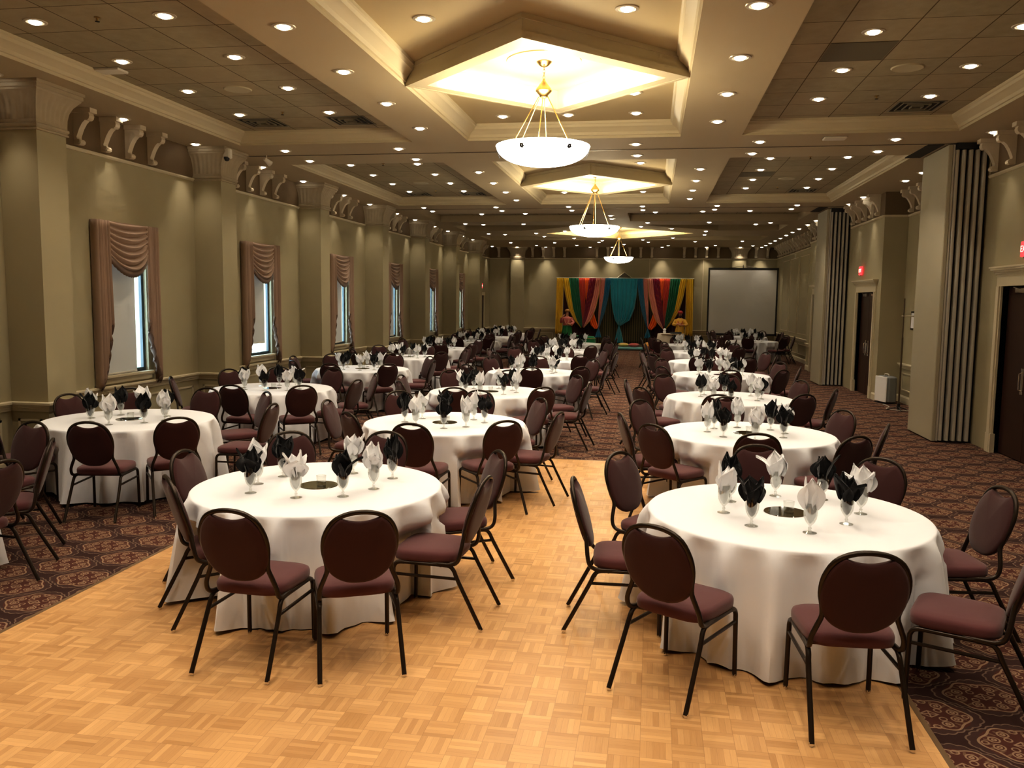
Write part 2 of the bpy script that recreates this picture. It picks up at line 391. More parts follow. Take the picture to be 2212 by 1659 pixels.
# pilasters: shaft plus flared fluted capital
def capital(x0, y0, x1, y1, z0=4.08, grow=(1,1,1,1), fl=7):
    mb = MB(); prof = [(.0,0),(.025,.0),(.025,.02),(.012,.03),(.03,.05),(.03,.075),(.015,.085),(.015,.12)]
    def R(o, z): return [(x0-o*grow[0],y0-o*grow[1],z),(x1+o*grow[2],y0-o*grow[1],z),(x1+o*grow[2],y1+o*grow[3],z),(x0-o*grow[0],y1+o*grow[3],z)]
    mb.loft([R(o, z0+z) for o, z in prof], cap=False)
    # flared fluted bell
    def P(o, z, k):
        out = []
        c = R(o, z)
        for i in range(4):
            a, b = Vector(c[i]), Vector(c[(i+1)%4]); d = (b-a); nrm = Vector((d.y,-d.x,0)).normalized()
            for j in range(fl*4):
                t = j/(fl*4); out.append(tuple(a+d*t+nrm*(-.008*k*(j % 4 in (1,2)))))
        return out
    bell = [(.015,.12,1),(.02,.2,1),(.035,.28,1),(.065,.35,1),(.11,.41,1),(.13,.43,0),(.135,.45,0),(.15,.46,0),(.15,.50,0),(.165,.505,0),(.165,.54,0)]
    mb.loft([P(o, z0+z, k) for o, z, k in bell], cap=False); return mb
CAPFIRST = None
for i, p in enumerate(PIL):
    t = struct('trim_%d' % (40+i), MB().box((XL-.02,p,0), (XL+.5,p+.5,4.1)), WALL, smooth=0)
    place(capital(XL, p, XL+.5, p+.5, grow=(0,1,1,1)), 'capital', PLASTER, t, smooth=25)
# corbels
def corbel_mesh(w=.10, flat=False):
    pr = [(0,.03),(.075,.03),(.10,.045),(.105,.075),(.085,.10),(.05,.105),(.045,.13),(.06,.17),(.09,.24),(.135,.31),(.175,.345),(.21,.345),(.235,.365),(.245,.40),(.235,.435),(.25,.44),(.25,.49),(0,.49)]
    mb = MB(); n = len(pr)
    mb.add([(x,-w/2,z) for x, z in pr]+[(x,w/2,z) for x, z in pr], [tuple(range(n)), tuple(range(2*n-1,n-1,-1))]+[(i,i+n,(i+1)%n+n,(i+1)%n) for i in range(n)])
    mb.box((0,-w/2-.02,.44), (.27,w/2+.02,.50))
    mb.lathe([(.022,-w/2-.012),(.022,w/2+.012)], 10); k = 20      # scroll roll (lathe along z, turned below)
    v = mb.v[-k:]; mb.v[-k:] = [(.075+a, c_, .072+b) for a, b, c_ in v]
    return mb.mesh('corbel', 30)
CORB = corbel_mesh(); 
def frieze(name, P, corbs, m=TRIM, back=None):
    t = struct(name, rail(MB(), P, FRZ), m, smooth=20)
    if back: place(back, 'frieze_band', FRZM, t, smooth=0)
    for x, y, rz in corbs: place(CORB, 'corbel', CORBM, t, (x,y,ZC-.50), rz)
FRZM = paint('frieze_band_paint', (.17,.12,.07), .08)
for i, p in enumerate(PIL):
    b0 = p+.5; b1 = p+4.235 if i < len(PIL)-1 else YE
    frieze('trim_%d' % (60+i), [(XL,b1),(XL,b0)], [(XL+.005, b0+.3+.55*j, 0) for j in range(5)], back=MB().box((XL,b0,4.12), (XL+.006,b1,ZC)))
# right side mouldings (room on the left when travelling toward +Y)
rp = [[(5.5,5.9),(5.5,10.9),(5.0,10.9),(5.0,11.35)], [(5.5,15.2),(5.5,19.75)], [(5.0,24.4),(5.0,25.8)], [(5.0,27.9),(5.0,28.5)], [(5.42,28.5),(5.42,YE)]]
for i, P in enumerate(rp):
    struct('trim_%d' % (80+i), rail(MB(), P, CHAIR), TRIM, smooth=20); struct('baseboard_right.%03d' % i if i else 'baseboard_right', rail(MB(), P if i != 1 else P+[(5.0,19.75),(5.0,20.05)], BASE), TRIM, smooth=20)
pm = MB()
for x, a, b in ((5.5,6.2,8.4),(5.5,8.6,10.7),(5.5,15.4,17.4),(5.5,17.6,19.55),(5.42,28.8,30.6),(5.42,30.8,32.6),(5.42,32.8,34.6),(5.42,34.8,36.6),(5.42,36.8,38.7),(5.0,24.5,25.7)):
    panelmold(pm, 'x', x, a, b, .27, .66, -1)
for a, b in ((28.9,30.7),(31.0,32.9),(33.2,35.0),(35.3,37.0)): panelmold(pm, 'x', 5.42, a, b, 1.02, 3.9, -1)
struct('trim_90', pm, TRIM, smooth=0)
fr = [([(5.5,5.9),(5.5,10.9)], [(5.495,8.6+.55*j,pi) for j in range(4)]), ([(5.0,10.9),(5.0,13.9)], [(4.995,11.2+.62*j,pi) for j in range(5)]),
      ([(5.5,15.2),(5.5,19.75)], [(5.495,15.6+.55*j,pi) for j in range(8)]), ([(5.0,19.75),(5.0,22.9)], [(4.995,20.2+.6*j,pi) for j in range(5)]),
      ([(5.0,24.4),(5.0,28.5)], [(4.995,24.7+.6*j,pi) for j in range(6)]), ([(5.42,28.5),(5.42,39)], [(5.415,28.9+.62*j,pi) for j in range(16)])]
for i, (P, cs) in enumerate(fr):
    frieze('trim_%d' % (91+i), P, cs, back=MB().box((P[0][0]-.006,P[0][1],4.12), (P[0][0],P[1][1],ZC)))
frieze('trim_97', [(5.5,19.75),(5.0,19.75)], [], back=MB().box((5.0,19.744,4.12), (5.5,19.75,ZC)))
# back wall: columns, rail, frieze
for i, x0 in enumerate((-6.62, 3.46)):
    t = struct('trim_%d' % (100+i), MB().box((x0,YE-.14,0), (x0+.64,YE,4.1)), WALL, smooth=0)
    place(capital(x0, YE-.14, x0+.64, YE, 4.1, grow=(1,1,1,0)), 'capital', PLASTER, t, smooth=25)
bp = [(5.42,YE),(-7.65,YE)]
struct('trim_104', rail(MB(), [(5.42,YE),(-7.65,YE)], CHAIR), TRIM, smooth=20); struct('baseboard_back', rail(MB(), bp, BASE), TRIM, smooth=20)
pm = MB()
for a, b in ((-7.4,-6.8),(-5.8,-4.6),(-4.4,-3.2),(-3.0,-1.4),(-1.2,.4),(.6,2.0),(2.2,3.3),(4.3,5.1)): panelmold(pm, 'y', YE, a, b, .27, .66, -1)
for x in (-3.42, -.2, 2.2): pm.box((x,YE-.02,.87), (x+.03,YE,4.1))
struct('trim_105', pm, TRIM, smooth=0)
cs = [(x, YE-.005, -pi/2) for x in (-7.2,-5.6,-5.1,-4.6,-4.1,-2.6,-2.1,-1.6,-1.1,-.6,-.1,1.35,1.85,2.35,2.85,4.5,5.0)]
frieze('trim_106', [(5.42,YE),(-7.65,YE)], cs, back=MB().box((-7.65,YE-.006,4.12), (5.42,YE,ZC)))

# ---- windows, shades, sills, drapery
def window(n, c, drop):
    w = struct('window_%d' % n, MB().box((XL-.10,c-.55,1.02), (XL-.055,c-.50,2.98)).box((XL-.10,c+.50,1.02), (XL-.055,c+.55,2.98)).box((XL-.10,c-.5,1.02), (XL-.055,c+.5,1.07)).box((XL-.10,c-.5,2.93), (XL-.055,c+.5,2.98)), mat('window_frame_dark', (.03,.05,.06), .4), smooth=0)
    place(MB().add([(XL-.075,c-.5,1.07),(XL-.075,c+.5,1.07),(XL-.075,c+.5,2.93),(XL-.075,c-.5,2.93)], [(0,1,2,3)]), 'pane', PANE, w)
    place(MB().box((XL-.045,c-.545,drop), (XL-.040,c+.31,2.96)), 'roller_shade', BLIND, w, smooth=0)
    place(MB().bbox((XL-.053,c-.545,drop-.015), (XL-.032,c+.31,drop+.015), .006), 'shade_bar', WHITEMETAL, w)
    s = MB().box((XL-.12,c-.62,.985), (XL+.07,c+.62,1.02)).box((XL,c-.58,.90), (XL+.035,c+.58,.985)).box((XL,c-.60,.955), (XL+.05,c+.60,.985))
    place(s, 'window_sill', TRIM, w, smooth=0)
for i, c in enumerate(WIN): window(i+1, c, (1.03,1.26,1.07,1.06,1.04,1.04)[i])

def drapery(c, label):
    c -= .0
    t = thing('swag_drapery', label, 'curtain', (XL+.02,c,0))
    for s, w0, outer in ((-1,.25,-.73), (1,.28,.69)):
        rows = []; N = 44; inner = outer-s*w0
        low = lambda u: .86+(u**1.3)*.95+.035*sin(u*30)
        for j in range(17):
            v = j/16; row = [(0.0, outer, 3.2+(.86-3.2)*v)]
            for i in range(N+1):
                u = i/N; z = 3.2+(low(u)-3.2)*v
                wob = 1+(.10 if s < 0 else .02)*v
                row.append((.10+.024*sin(u*pi*2*5.5)*(.7+.4*v)+.01*sin(u*9+s), outer+(inner-outer)*u*wob, z))
            rows.append(row)
        p = place(MB().grid(rows), 'side_panel', SWAG, t, smooth=60); sol(p, .008)
        fr = []
        for k in range(4): fr.append([(.112+.024*sin(u/N*pi*11)-.012*k, outer+(inner-outer)*u/N*(1.10 if s < 0 else 1.02)+.0, low(u/N)+(.02,-.05,-.09,-.13)[k]*(.35+.65*(u/N)**.5)-.012*(k == 3)*(u % 2)) for u in range(N+1)])
        f = place(MB().grid(fr), 'fringe', SWAGD, p); sol(f, .01)
    place(MB().box((-.02,-.71,3.17), (.085,.67,3.20)), 'valance_board', SWAG, t, smooth=0)
    rows = []; M = 60; y0, y1 = -.49, .42
    for j in range(M+1):
        v = j/M; row = []
        for i in range(33):
            u = i/32*2-1; q = (1-abs(u)**2.2); z = 3.2-.46*v-q*(.02+.20*v)
            row.append((.105+.035*sin(v*pi*2*6.5+.5*u)*(.35+.65*q)+.05*q*v, (y0+y1)/2+u*(y1-y0)/2, z))
        rows.append(row)
    s = place(MB().grid(rows), 'swag', SWAG, t, smooth=60); sol(s, .006)
    last = rows[-1]; low = [(x-.005, y, z-.09-.012*(i % 2)) for i, (x, y, z) in enumerate(last)]
    f = place(MB().grid([last, low]), 'swag_fringe', SWAGD, s); sol(f, .01)
def sol(o, t):
    m = o.modifiers.new('s', 'SOLIDIFY'); m.thickness = t; m.offset = 0
wn = ['nearest the camera', 'second from the camera', 'third from the camera', 'fourth from the camera', 'fifth from the camera', 'farthest from the camera']
for i, c in enumerate(WIN): drapery(c, 'mauve swag and pleated side panels with fringe on the left-wall window %s' % wn[i])

# ---- doors in the right wall
def door(n, d0, d1, x=5.0, sign=True, lab=''):
    ins = x+.09
    w = MB(); zt = 2.44
    for a, b in ((d0-.16,d0), (d1,d1+.16)): w.box((x-.03,a,0), (x+.1,b,zt+.14)); w.box((x-.045,a-.015,0), (x+.02,b+.015,.28)); w.box((x-.05,a+.03,.0),(x,b-.03,zt))
    w.box((x-.03,d0,zt), (x+.1,d1,zt+.14))
    for k, (o, z0, z1) in enumerate(((.035,.14,.17),(.05,.17,.2),(.075,.2,.23),(.105,.23,.26),(.12,.26,.285))): w.box((x-o,d0-.16-o+.02,zt+z0), (x+.1,d1+.16+o-.02,zt+z1))
    st = struct('door_%d' % n, w, TRIM, smooth=0)
    mid = (d0+d1)/2
    for a, b, hy in ((d0+.005,mid-.004,mid-.12), (mid+.004,d1-.005,mid+.12)):
        l = place(MB().box((ins-.01,a,.012), (ins+.03,b,zt-.005)), 'door_leaf', DOORM, st, smooth=0)
        place(MB().bbox((ins-.018,hy-.04,.93), (ins-.01,hy+.04,1.30), .01).tube([(ins-.018,hy,.98),(ins-.06,hy,1.0),(ins-.06,hy,1.22),(ins-.018,hy,1.24)], .009), 'pull_handle', CHROME, l)
        place(MB().bbox((ins-.07,a+.12,zt-.10), (ins-.01,a+.42,zt-.03), .01).tube([(ins-.05,a+.2,zt-.06),(ins-.10,(a+b)/2,zt-.02)], .01), 'door_closer', CHROME, l)
door(1, 11.6, 13.15); door(2, 20.25, 21.8); door(3, 26.1, 27.6)
def exit_sign(loc, rz, label):
    t = thing('exit_sign', label, 'exit sign', loc, rz)
    place(MB().bbox((-.03,-.135,-.105), (0,.135,.105), .010), 'housing', EXITM, t)
    place(MB().box((-.02,-.05,-.125), (0,.05,-.10)), 'bracket', BLACKM, t)
    c = bpy.data.curves.new('exit', 'FONT'); c.body = 'EXIT'; c.size = .125; c.align_x = 'CENTER'; c.align_y = 'CENTER'; c.extrude = .002
    o = bpy.data.objects.new('tmp', c); COL.objects.link(o); dg = bpy.context.evaluated_depsgraph_get(); dg.update(); me = bpy.data.meshes.new_from_object(o.evaluated_get(dg)); bpy.data.objects.remove(o)
    me.transform(Matrix.Translation((-.033,0,0)) @ Matrix.Rotation(-pi/2, 4, 'Z') @ Matrix.Rotation(pi/2, 4, 'X'))
    me.materials.clear(); place(me, 'lettering', EXITT, t)
exit_sign((4.97,12.38,2.93), 0, 'red EXIT sign above the nearest dark door at the right edge')
exit_sign((4.97,21.5,2.96), 0, 'red EXIT sign above the dark double door behind the air purifier')
exit_sign((XL+.02,37.0,2.78), pi, 'small red EXIT sign at the far end of the left wall')
w = MB(); w.box((XL-.02,36.35,0), (XL+.04,36.5,2.35)).box((XL-.02,37.5,0), (XL+.04,37.65,2.35)).box((XL-.02,36.35,2.35), (XL+.06,37.65,2.5))
st = struct('door_4', w, TRIM, smooth=0); place(MB().box((XL,36.5,.01), (XL+.02,37.5,2.35)), 'door_leaf', DOORM, st, smooth=0)

# ---- folded accordion partitions with their hinged pocket panels
def partition(y0, label, label2, ph):
    t = thing('folding_partition', label, 'partition', (0,0,0))
    xs = [4.50+.098*k for k in range(6)]
    for k in range(5):
        x = xs[k]
        P = [(x,y0+.34),(x+.003,y0+.04),(x+.012,y0+.008),(x+.032,y0),(x+.052,y0+.008),(x+.061,y0+.04),(x+.064,y0+.34)]
        place(MB().prism(P, .03, ZC-.10), 'pleat', GREYFAB, t, smooth=50)
    place(MB().box((4.505,y0+.04,.002), (4.995,y0+.36,.03)).box((4.505,y0+.1,.03), (5.0,y0+.36,ZC-.1)), 'gap_shade', DARK, t, smooth=0)  # near-black filler; shade between the pleats is put into its colour
    place(MB().box((4.50,y0-.02,ZC-.09), (4.995,y0+.36,ZC-.002)), 'head_track', BLACKM, t, smooth=0)
    p = thing('pocket_door', label2, 'partition panel', (4.40,y0+.02,0))
    place(MB().bbox((-.0,0,.015), (.07,ph,ZC-.02), .012), 'panel', PARTM, p)
    place(MB().box((.07,.0,.02), (.095,.03,ZC-.02)), 'edge_seal', GREYFAB, p, smooth=0)
partition(13.93, 'grey pleated folding partition stacked beside the nearest door on the right', 'tall beige partition pocket panel beside the nearest grey folded partition', 1.24)
partition(22.97, 'grey pleated folding partition stacked beyond the double door with the air purifier', 'tall beige partition pocket panel beside the farther grey folded partition', 1.28)
# ------------------------------------------------------------------ banquet chair
def yb(z): return -.235-.30*(z-.55) if z > .55 else -.235+.0*(z)
def make_chair(glides):
    P = {}
    # seat cushion: superellipse rings, domed
    def outline(sc, n=40, w0=.222, w1=.238, y0=-.205, y1=.245):
        out = []
        for i in range(n):
            a = 2*pi*i/n; c, s_ = cos(a), sin(a); e = .42
            x = abs(c)**e*(1 if c > 0 else -1); y = abs(s_)**e*(1 if s_ > 0 else -1)
            yy = (y0+y1)/2+(y1-y0)/2*y*sc; w = w0+(w1-w0)*(y+1)/2
            out.append((x*w*sc, yy))
        return out
    rings = [[(x,y,z) for x, y in outline(sc)] for sc, z in ((.93,.428),(.985,.434),(1.0,.452),(1.0,.474),(.975,.490),(.90,.500),(.7,.507),(.35,.511),(.02,.512))]
    P['seat'] = MB().loft(rings).mesh('seat', 60)
    # upholstered back pad
    pts = []; n = 64
    for i in range(n):
        a = 2*pi*i/n; x = .210*abs(cos(a))**.82*(1 if cos(a) > 0 else -1); z = .745+.220*sin(a)
        if z > .85: z = min(z, .910+2.2*x*x)
        pts.append((x, z))
    def ring(sc, dy): return [(x*sc, yb(.735+(z-.735)*sc)+dy, .735+(z-.735)*sc) for x, z in pts]
    P['backrest'] = MB().loft([ring(.02,-.024), ring(.6,-.023), ring(.92,-.020), ring(.985,-.012), ring(1.0,0), ring(1.0,.012), ring(.98,.022), ring(.9,.030), ring(.6,.038), ring(.02,.042)]).mesh('backrest', 60)
    R = .0130
    half = [(.212,-.03,.425),(.216,-.10,.424),(.221,-.175,.427),(.225,-.218,.45),(.222,-.235,.50),(.200,-.243,.56),(.181,-.250,.615),(.190,-.268,.68),(.204,-.290,.745),(.200,-.318,.83),(.160,-.340,.912),(.09,-.352,.955),(0,-.356,.968)]
    path = [(x,y,z) for x, y, z in half]+[(-x,y,z) for x, y, z in half[-2::-1]]
    P['back_frame'] = MB().tube(smooth_path(path, 3), R+.001, 8).mesh('back_frame', 60)
    f = MB()
    for s in (-1, 1): f.tube([(s*.218,.19,.418),(s*.218,-.15,.418)], R, 8)
    for y in (.16,-.10): f.tube([(-.218,y,.412),(.218,y,.412)], R*.8, 6)
    P['seat_frame'] = f.mesh('seat_frame', 60)
    def leg(s, rear):
        if rear: p = [(s*.218,-.12,.418),(s*.220,-.165,.414),(s*.222,-.195,.385),(s*.226,-.225,.32),(s*.236,-.385,.012)]
        else: p = [(s*.218,.16,.418),(s*.219,.200,.412),(s*.220,.222,.385),(s*.221,.226,.33),(s*.224,.232,.012)]
        return MB().tube(smooth_path(p, 3), R+.001, 8).mesh('leg', 60)
    t = thing('banquet_chair', '', 'chair', (0,0,-50))
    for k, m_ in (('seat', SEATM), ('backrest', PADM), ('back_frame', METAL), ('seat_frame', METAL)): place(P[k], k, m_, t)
    for s in (-1, 1):
        for rear in (0, 1):
            l = place(leg(s, rear), 'leg', METAL, t)
            if glides:
                q = (s*.236, -.385) if rear else (s*.224, .232)
                place(MB().lathe([(.010,.022),(.0135,.020),(.0135,.008),(.011,.0)], 12, (q[0]-(0 if not rear else -s*.0008), q[1]+(.004 if rear else 0), 0)), 'foot_glide', CHROME, l)
        place(MB().tube([(s*.221,.226,.335),(s*.2245,-.217,.335)], R*.8, 8), 'stretcher', METAL, t)
    return t
CH1, CH0 = make_chair(True), make_chair(False)

# ------------------------------------------------------------------ goblet, napkins, centrepiece
GOB = MB().lathe([(.0,.0),(.042,.0),(.042,.003),(.030,.007),(.010,.014),(.0065,.022),(.011,.030),(.006,.038),(.010,.050),(.026,.066),(.038,.092),(.0425,.125),(.0415,.165),(.039,.190),(.0375,.190),(.040,.165),(.041,.125),(.0365,.094),(.024,.069),(.0,.056)], 24, cap=False).mesh('water_goblet', 50)
def napkin(seed, droop=0):
    rnd = random.Random(seed); mb = MB()
    # part stuffed in the bowl
    k = 20; rings = []
    for z, r in ((.062,.006),(.075,.020),(.10,.032),(.13,.036),(.165,.035),(.20,.036),(.225,.040)):
        rings.append([((r*(.90+.07*sin(j*2*pi/k*3+z*30)))*cos(2*pi*j/k), (r*(.90+.07*sin(j*2*pi/k*3+z*30)))*sin(2*pi*j/k), z) for j in range(k)])
    mb.loft(rings)
    L = rnd.choice((3,4,4,5)); a0 = rnd.random()*6.28
    for q in range(L):
        a = a0+q*2*pi/L+rnd.uniform(-.35,.35); H = rnd.uniform(.10,.18); W = rnd.uniform(.058,.085); lean = rnd.uniform(.12,.5)
        if droop and q == 0: lean = .8; H = .15
        if q == 1: lean = .08; H = rnd.uniform(.13,.18)
        rows = []; M, N = 8, 8
        for j in range(M+1):
            v = j/M; w = W*(.62+1.5*v*(1-v)*1.5)*(1-v**3)+.002; row = []
            for i in range(N+1):
                u = i/N*2-1
                rr = .024+lean*H*v*v+.014*(1-u*u)*sin(v*pi)+.006*sin(u*7+q+v*6)
                x = rr; y = u*w; z = .175+H*v*(1-.35*lean*v)+.010*sin(u*5+q*2)*v-.02*abs(u)*(1-v)
                row.append((x*cos(a)-y*sin(a), x*sin(a)+y*cos(a), z))
            rows.append(row)
        back = [[(x*.93, y*.93, z-.004) for x, y, z in r] for r in rows]
        mb.grid(rows); mb.grid(back)
        mb.loft([[rows[0][i] for i in range(N+1)]+[back[0][i] for i in range(N,-1,-1)]]*1, cap=False)
    return mb.mesh('folded_napkin', 40)
NAPS = [napkin(11+s, s in (2,6)) for s in range(9)]
def napobj(seed, black):
    me = NAPS[seed % len(NAPS)]; key = me.name+('_b' if black else '_w')
    if key not in napobj.c:
        m2 = me.copy(); m2.materials.clear(); m2.materials.append(NAPB if black else NAPW); napobj.c[key] = m2
    return napobj.c[key]
napobj.c = {}
GOB.materials.append(GLASS)
MIRME = MB().lathe([(.140,.0),(.142,.002),(.140,.005),(.0,.005)], 40).mesh('round_mirror', 40); MIRME.materials.append(MIRROR)
VOT = MB().lathe([(.030,.0),(.034,.004),(.037,.07),(.034,.07),(.031,.012),(0,.010)], 24, cap=False).mesh('votive_holder', 40); VOT.materials.append(GLASS)

# ------------------------------------------------------------------ round tables with cloths
RT, HT = .914, .76
def cloth_mesh(c, chairs, seed):
    rnd = random.Random(seed); NT = 216; fs = []
    ph = [rnd.random()*6.28 for _ in range(6)]; nf = rnd.choice((15,16,17))
    def fold(th):
        return fold_(th)
    def fold_(th):
        w = .5+.5*sin(nf*th+ph[0]+.9*sin(3*th+ph[1])); return 1.7*w**2.2-.62+.22*sin((nf//2+1)*th+ph[2])+.16*sin(2*nf*th+ph[3]+1.2*sin(2*th+ph[4]))
    rows = []
    for r, z in ((.0,HT),(.25,HT),(.5,HT),(.75,HT),(.88,HT),(.900,HT-.0006),(.908,HT-.003),(.914,HT-.009)):
        rows.append([(r*cos(2*pi*i/NT), r*sin(2*pi*i/NT), z) for i in range(NT)])
    zs = [.735,.71,.67,.63,.59,.56,.53,.50,.44,.38,.30,.22,.14,.08,.012]
    loc = []
    for (x, y, f) in chairs: loc.append((x-c[0], y-c[1], f))
    for z in zs:
        t = (HT-z)/(HT-.012); row = []
        for i in range(NT):
            th = 2*pi*i/NT; F = fold(th)
            r = .915+.010*min(1, t*6)+.060*t**.8+(.024+.072*t)*F*min(1, t*10)
            dx, dy = cos(th), sin(th)
            k = max(0, min(1, (.60-z)/.09))
            if k > 0:
                for (cx, cy, f) in loc:
                    # chair local frame: forward = (cos f, sin f)
                    fx, fy = cos(f), sin(f); lx, ly = fy, -fx
                    def L(rr): px, py = dx*rr-cx, dy*rr-cy; return px*lx+py*ly, px*fx+py*fy
                    X_, Y_ = L(r)
                    wd = .262+.05*(1-k)
                    if abs(X_) < wd and Y_ < .268:
                        den = dx*fx+dy*fy
                        if den < -.15:
                            rr = ((.268)+cx*fx+cy*fy)/den - .022*max(0, .75-F)
                            if .45 < rr < r:
                                edge = min(1, (wd-abs(X_))/.03)
                                r = r+(rr-r)*k*edge
            row.append((r*dx, r*dy, z+(.012+.012*F)*(z < .05)))
        rows.append(row)
    mb = MB(); mb.loft(rows, cap=False)
    me = mb.mesh('tablecloth', 55)
    return me
def half_table():
    t = thing('round_table', '', 'table', (0,0,-50)); t['label'] = 'x'
    place(MB().lathe([(.0,.735),(.905,.735),(.908,.745),(.905,.757),(.0,.757)], 48, cap=False), 'tabletop', PLY, t)
    for sx in (-1, 1):
        for sy in (-1, 1): place(MB().tube([(sx*.38,sy*.30,.735),(sx*.40,sy*.34,.01)], .014, 8), 'leg', METAL, t)
    return t
TB = half_table()
DIRN = ['right', 'back right', 'back', 'back left', 'left', 'front left', 'front', 'front right']
def dirname(a):
    return DIRN[int(round((degrees_(a) % 360)/45)) % 8]
def degrees_(a): return a*180/pi
def dirnames(P):
    if len(P) != 8: return [dirname(atan2(y, x)) for x, y in P]
    A = [atan2(y, x) % (2*pi) for x, y in P]; o = sorted(range(8), key=lambda i: A[i])
    def cost(s): return sum(1-cos(A[o[k]]-(k+s)*pi/4) for k in range(8))
    s = min(range(8), key=cost); out = [None]*8
    for k in range(8): out[o[k]] = DIRN[(k+s) % 8]
    return out
def place_chair(x, y, face, label, group, near):
    # (x, y) is the point under the top of the back; face = direction the sitter looks
    f = radians(face); ox, oy = x+.37*cos(f), y+.37*sin(f)
    dup(CH1 if near else CH0, (ox, oy, .011 if (-4.06 < ox < 1.45 and oy < 11.1) else .001), f-pi/2, label, group)
    return (ox, oy, f)
ORD = ['nearest', 'second', 'third', 'fourth', 'fifth', 'sixth', 'seventh']
used = set()
def uniq(l):
    if l not in used: used.add(l); return l
    for extra in (' (the one turned slightly outward)', ' (the one closer to the camera)', ' (the one farther from the camera)', ' (the middle one)', ' (the outermost one)'):
        if l+extra not in used: used.add(l+extra); return l+extra
    return l
def table_set(c, where, chairs, near=False, seed=0, glasses=None, colours=None, jit=True):
    """chairs: list of (x, y, face) back points, or list of angles"""
    rnd = random.Random(seed+100)
    cl = []; placed = []
    for ch in chairs:
        if isinstance(ch, (int, float)):
            a = radians(ch+rnd.uniform(-5,5)); d = rnd.uniform(1.44,1.62)
            cl.append((c[0]+d*cos(a), c[1]+d*sin(a), degrees_(a)+180+rnd.uniform(-10,10)))
        else: cl.append(ch)
    names = dirnames([(x-c[0], y-c[1]) for x, y, f in cl])
    for q, (x, y, f) in enumerate(cl):
        placed.append(place_chair(x, y, f, uniq('burgundy round-back chair at the %s of %s' % (names[q], where)), 'banquet chairs around the round tables', near))
    dup(TB, (c[0],c[1],0), seed*.7, 'round folding tabletop under the cloth of %s' % where, 'round banquet tables')
    me = cloth_mesh(c, placed, seed); me.materials.append(CLOTH)
    o = place(me, 'tablecloth', None, None, (c[0],c[1],.002)); tag(o, 'floor-length white cloth on %s' % where, 'tablecloth', 'white round tablecloths')
    zt = HT+.0025
    o = place(MIRME, 'round_mirror', None, None, (c[0],c[1],zt)); tag(o, 'round mirror in the middle of %s' % where, 'mirror', 'table mirrors')
    o = place(VOT, 'votive_holder', None, None, (c[0]+.02,c[1]+.0,zt+.0055)); tag(o, 'small clear votive glass on the mirror of %s' % where, 'candle holder', 'votive glasses')
    off = rnd.uniform(-8,8)
    if not glasses:
        glasses = []
        for i in range(8):
            a = radians(-90+45*i+off+rnd.uniform(-7,7)); d = rnd.uniform(.38,.47); glasses.append((d*cos(a), d*sin(a)))
    names = dirnames(glasses)
    for i in range(8):
        gx, gy = glasses[i]
        bl = colours[i] if colours else (i % 2 == seed % 2)
        o = place(GOB, 'water_goblet', None, None, (c[0]+gx,c[1]+gy,zt), rnd.random()*6); tag(o, 'clear stemmed goblet, %s of the mirror on %s' % (names[i], where), 'glass', 'water goblets')
        o = place(napobj(rnd.randrange(90), bl), 'folded_napkin', None, None, (c[0]+gx,c[1]+gy,zt+.001), rnd.random()*6.28)
        tag(o, '%s napkin in the %s goblet on %s' % ('black' if bl else 'white', names[i], where), 'napkin', '%s napkins in goblets' % ('black' if bl else 'white'))
B, W_ = True, False
cM, cR, cL = 'the %s table left of the aisle', 'the %s table right of the aisle', 'the %s table beside the windows'
FLc, FRc = (-2.432,5.815), (.92,5.72)
table_set(FLc, cM % 'nearest', [(-2.30,4.20,87),(-1.56,4.32,116),(-1.04,5.36,176),(-1.13,6.34,-150),(-3.13,4.92,42),(-3.55,5.80,0),(-3.14,6.86,-55),(-2.30,7.07,-95)], True, 1,
          [(-.375,-.34),(-.458,-.06),(-.39,.23),(.0,-.405),(.305,-.30),(.44,-.03),(.463,.35),(.10,.46)], [B,W_,B,W_,B,W_,B,W_])
table_set(FRc, cR % 'nearest', [(.03,4.36,60),(1.06,4.09,94),(-.51,5.46,2),(-.25,6.50,-33),(.89,7.12,-88),(1.80,6.76,-130),(2.33,5.84,-172),(2.06,4.62,155)], True, 2,
          [(-.413,-.10),(-.34,.23),(-.268,-.407),(.0,.475),(.068,-.497),(.338,-.235),(.493,.058),(.318,.43)], [W_,B,B,W_,W_,B,W_,B])
table_set((-5.84,8.54), cL % 'nearest', [(-5.22,6.98,102),(-4.58,7.46,130),(-4.15,8.70,182),(-4.75,9.80,-135),(-5.70,10.02,-92),(-6.65,9.75,-55),(-6.95,8.95,-15),(-6.62,7.30,55)], False, 3)
table_set((-2.30,9.15), cM % 'second', [(-2.24,7.55,88),(-1.38,7.95,128),(-.92,8.72,168),(-1.28,9.95,-145),(-2.2,10.62,-92),(-3.2,10.25,-50),(-3.72,9.1,0),(-3.10,8.15,48)], False, 4)
table_set((1.04,9.17), cR % 'second', [(.98,7.72,88),(1.87,7.83,122),(2.36,8.70,162),(2.18,9.78,-150),(.95,10.70,-92),(.02,8.05,50),(-.32,8.78,14),(-.14,10.08,-40)], False, 5)
table_set((-5.76,12.0), cL % 'second', [(-5.60,10.42,88),(-4.66,10.62,125),(-4.22,11.6,170),(-4.30,12.70,-150),(-5.3,13.42,-105),(-6.3,13.4,-70),(-6.90,12.75,-30),(-7.05,11.3,25)], False, 6)
A8 = [-90,-47,-5,40,88,135,178,-135]
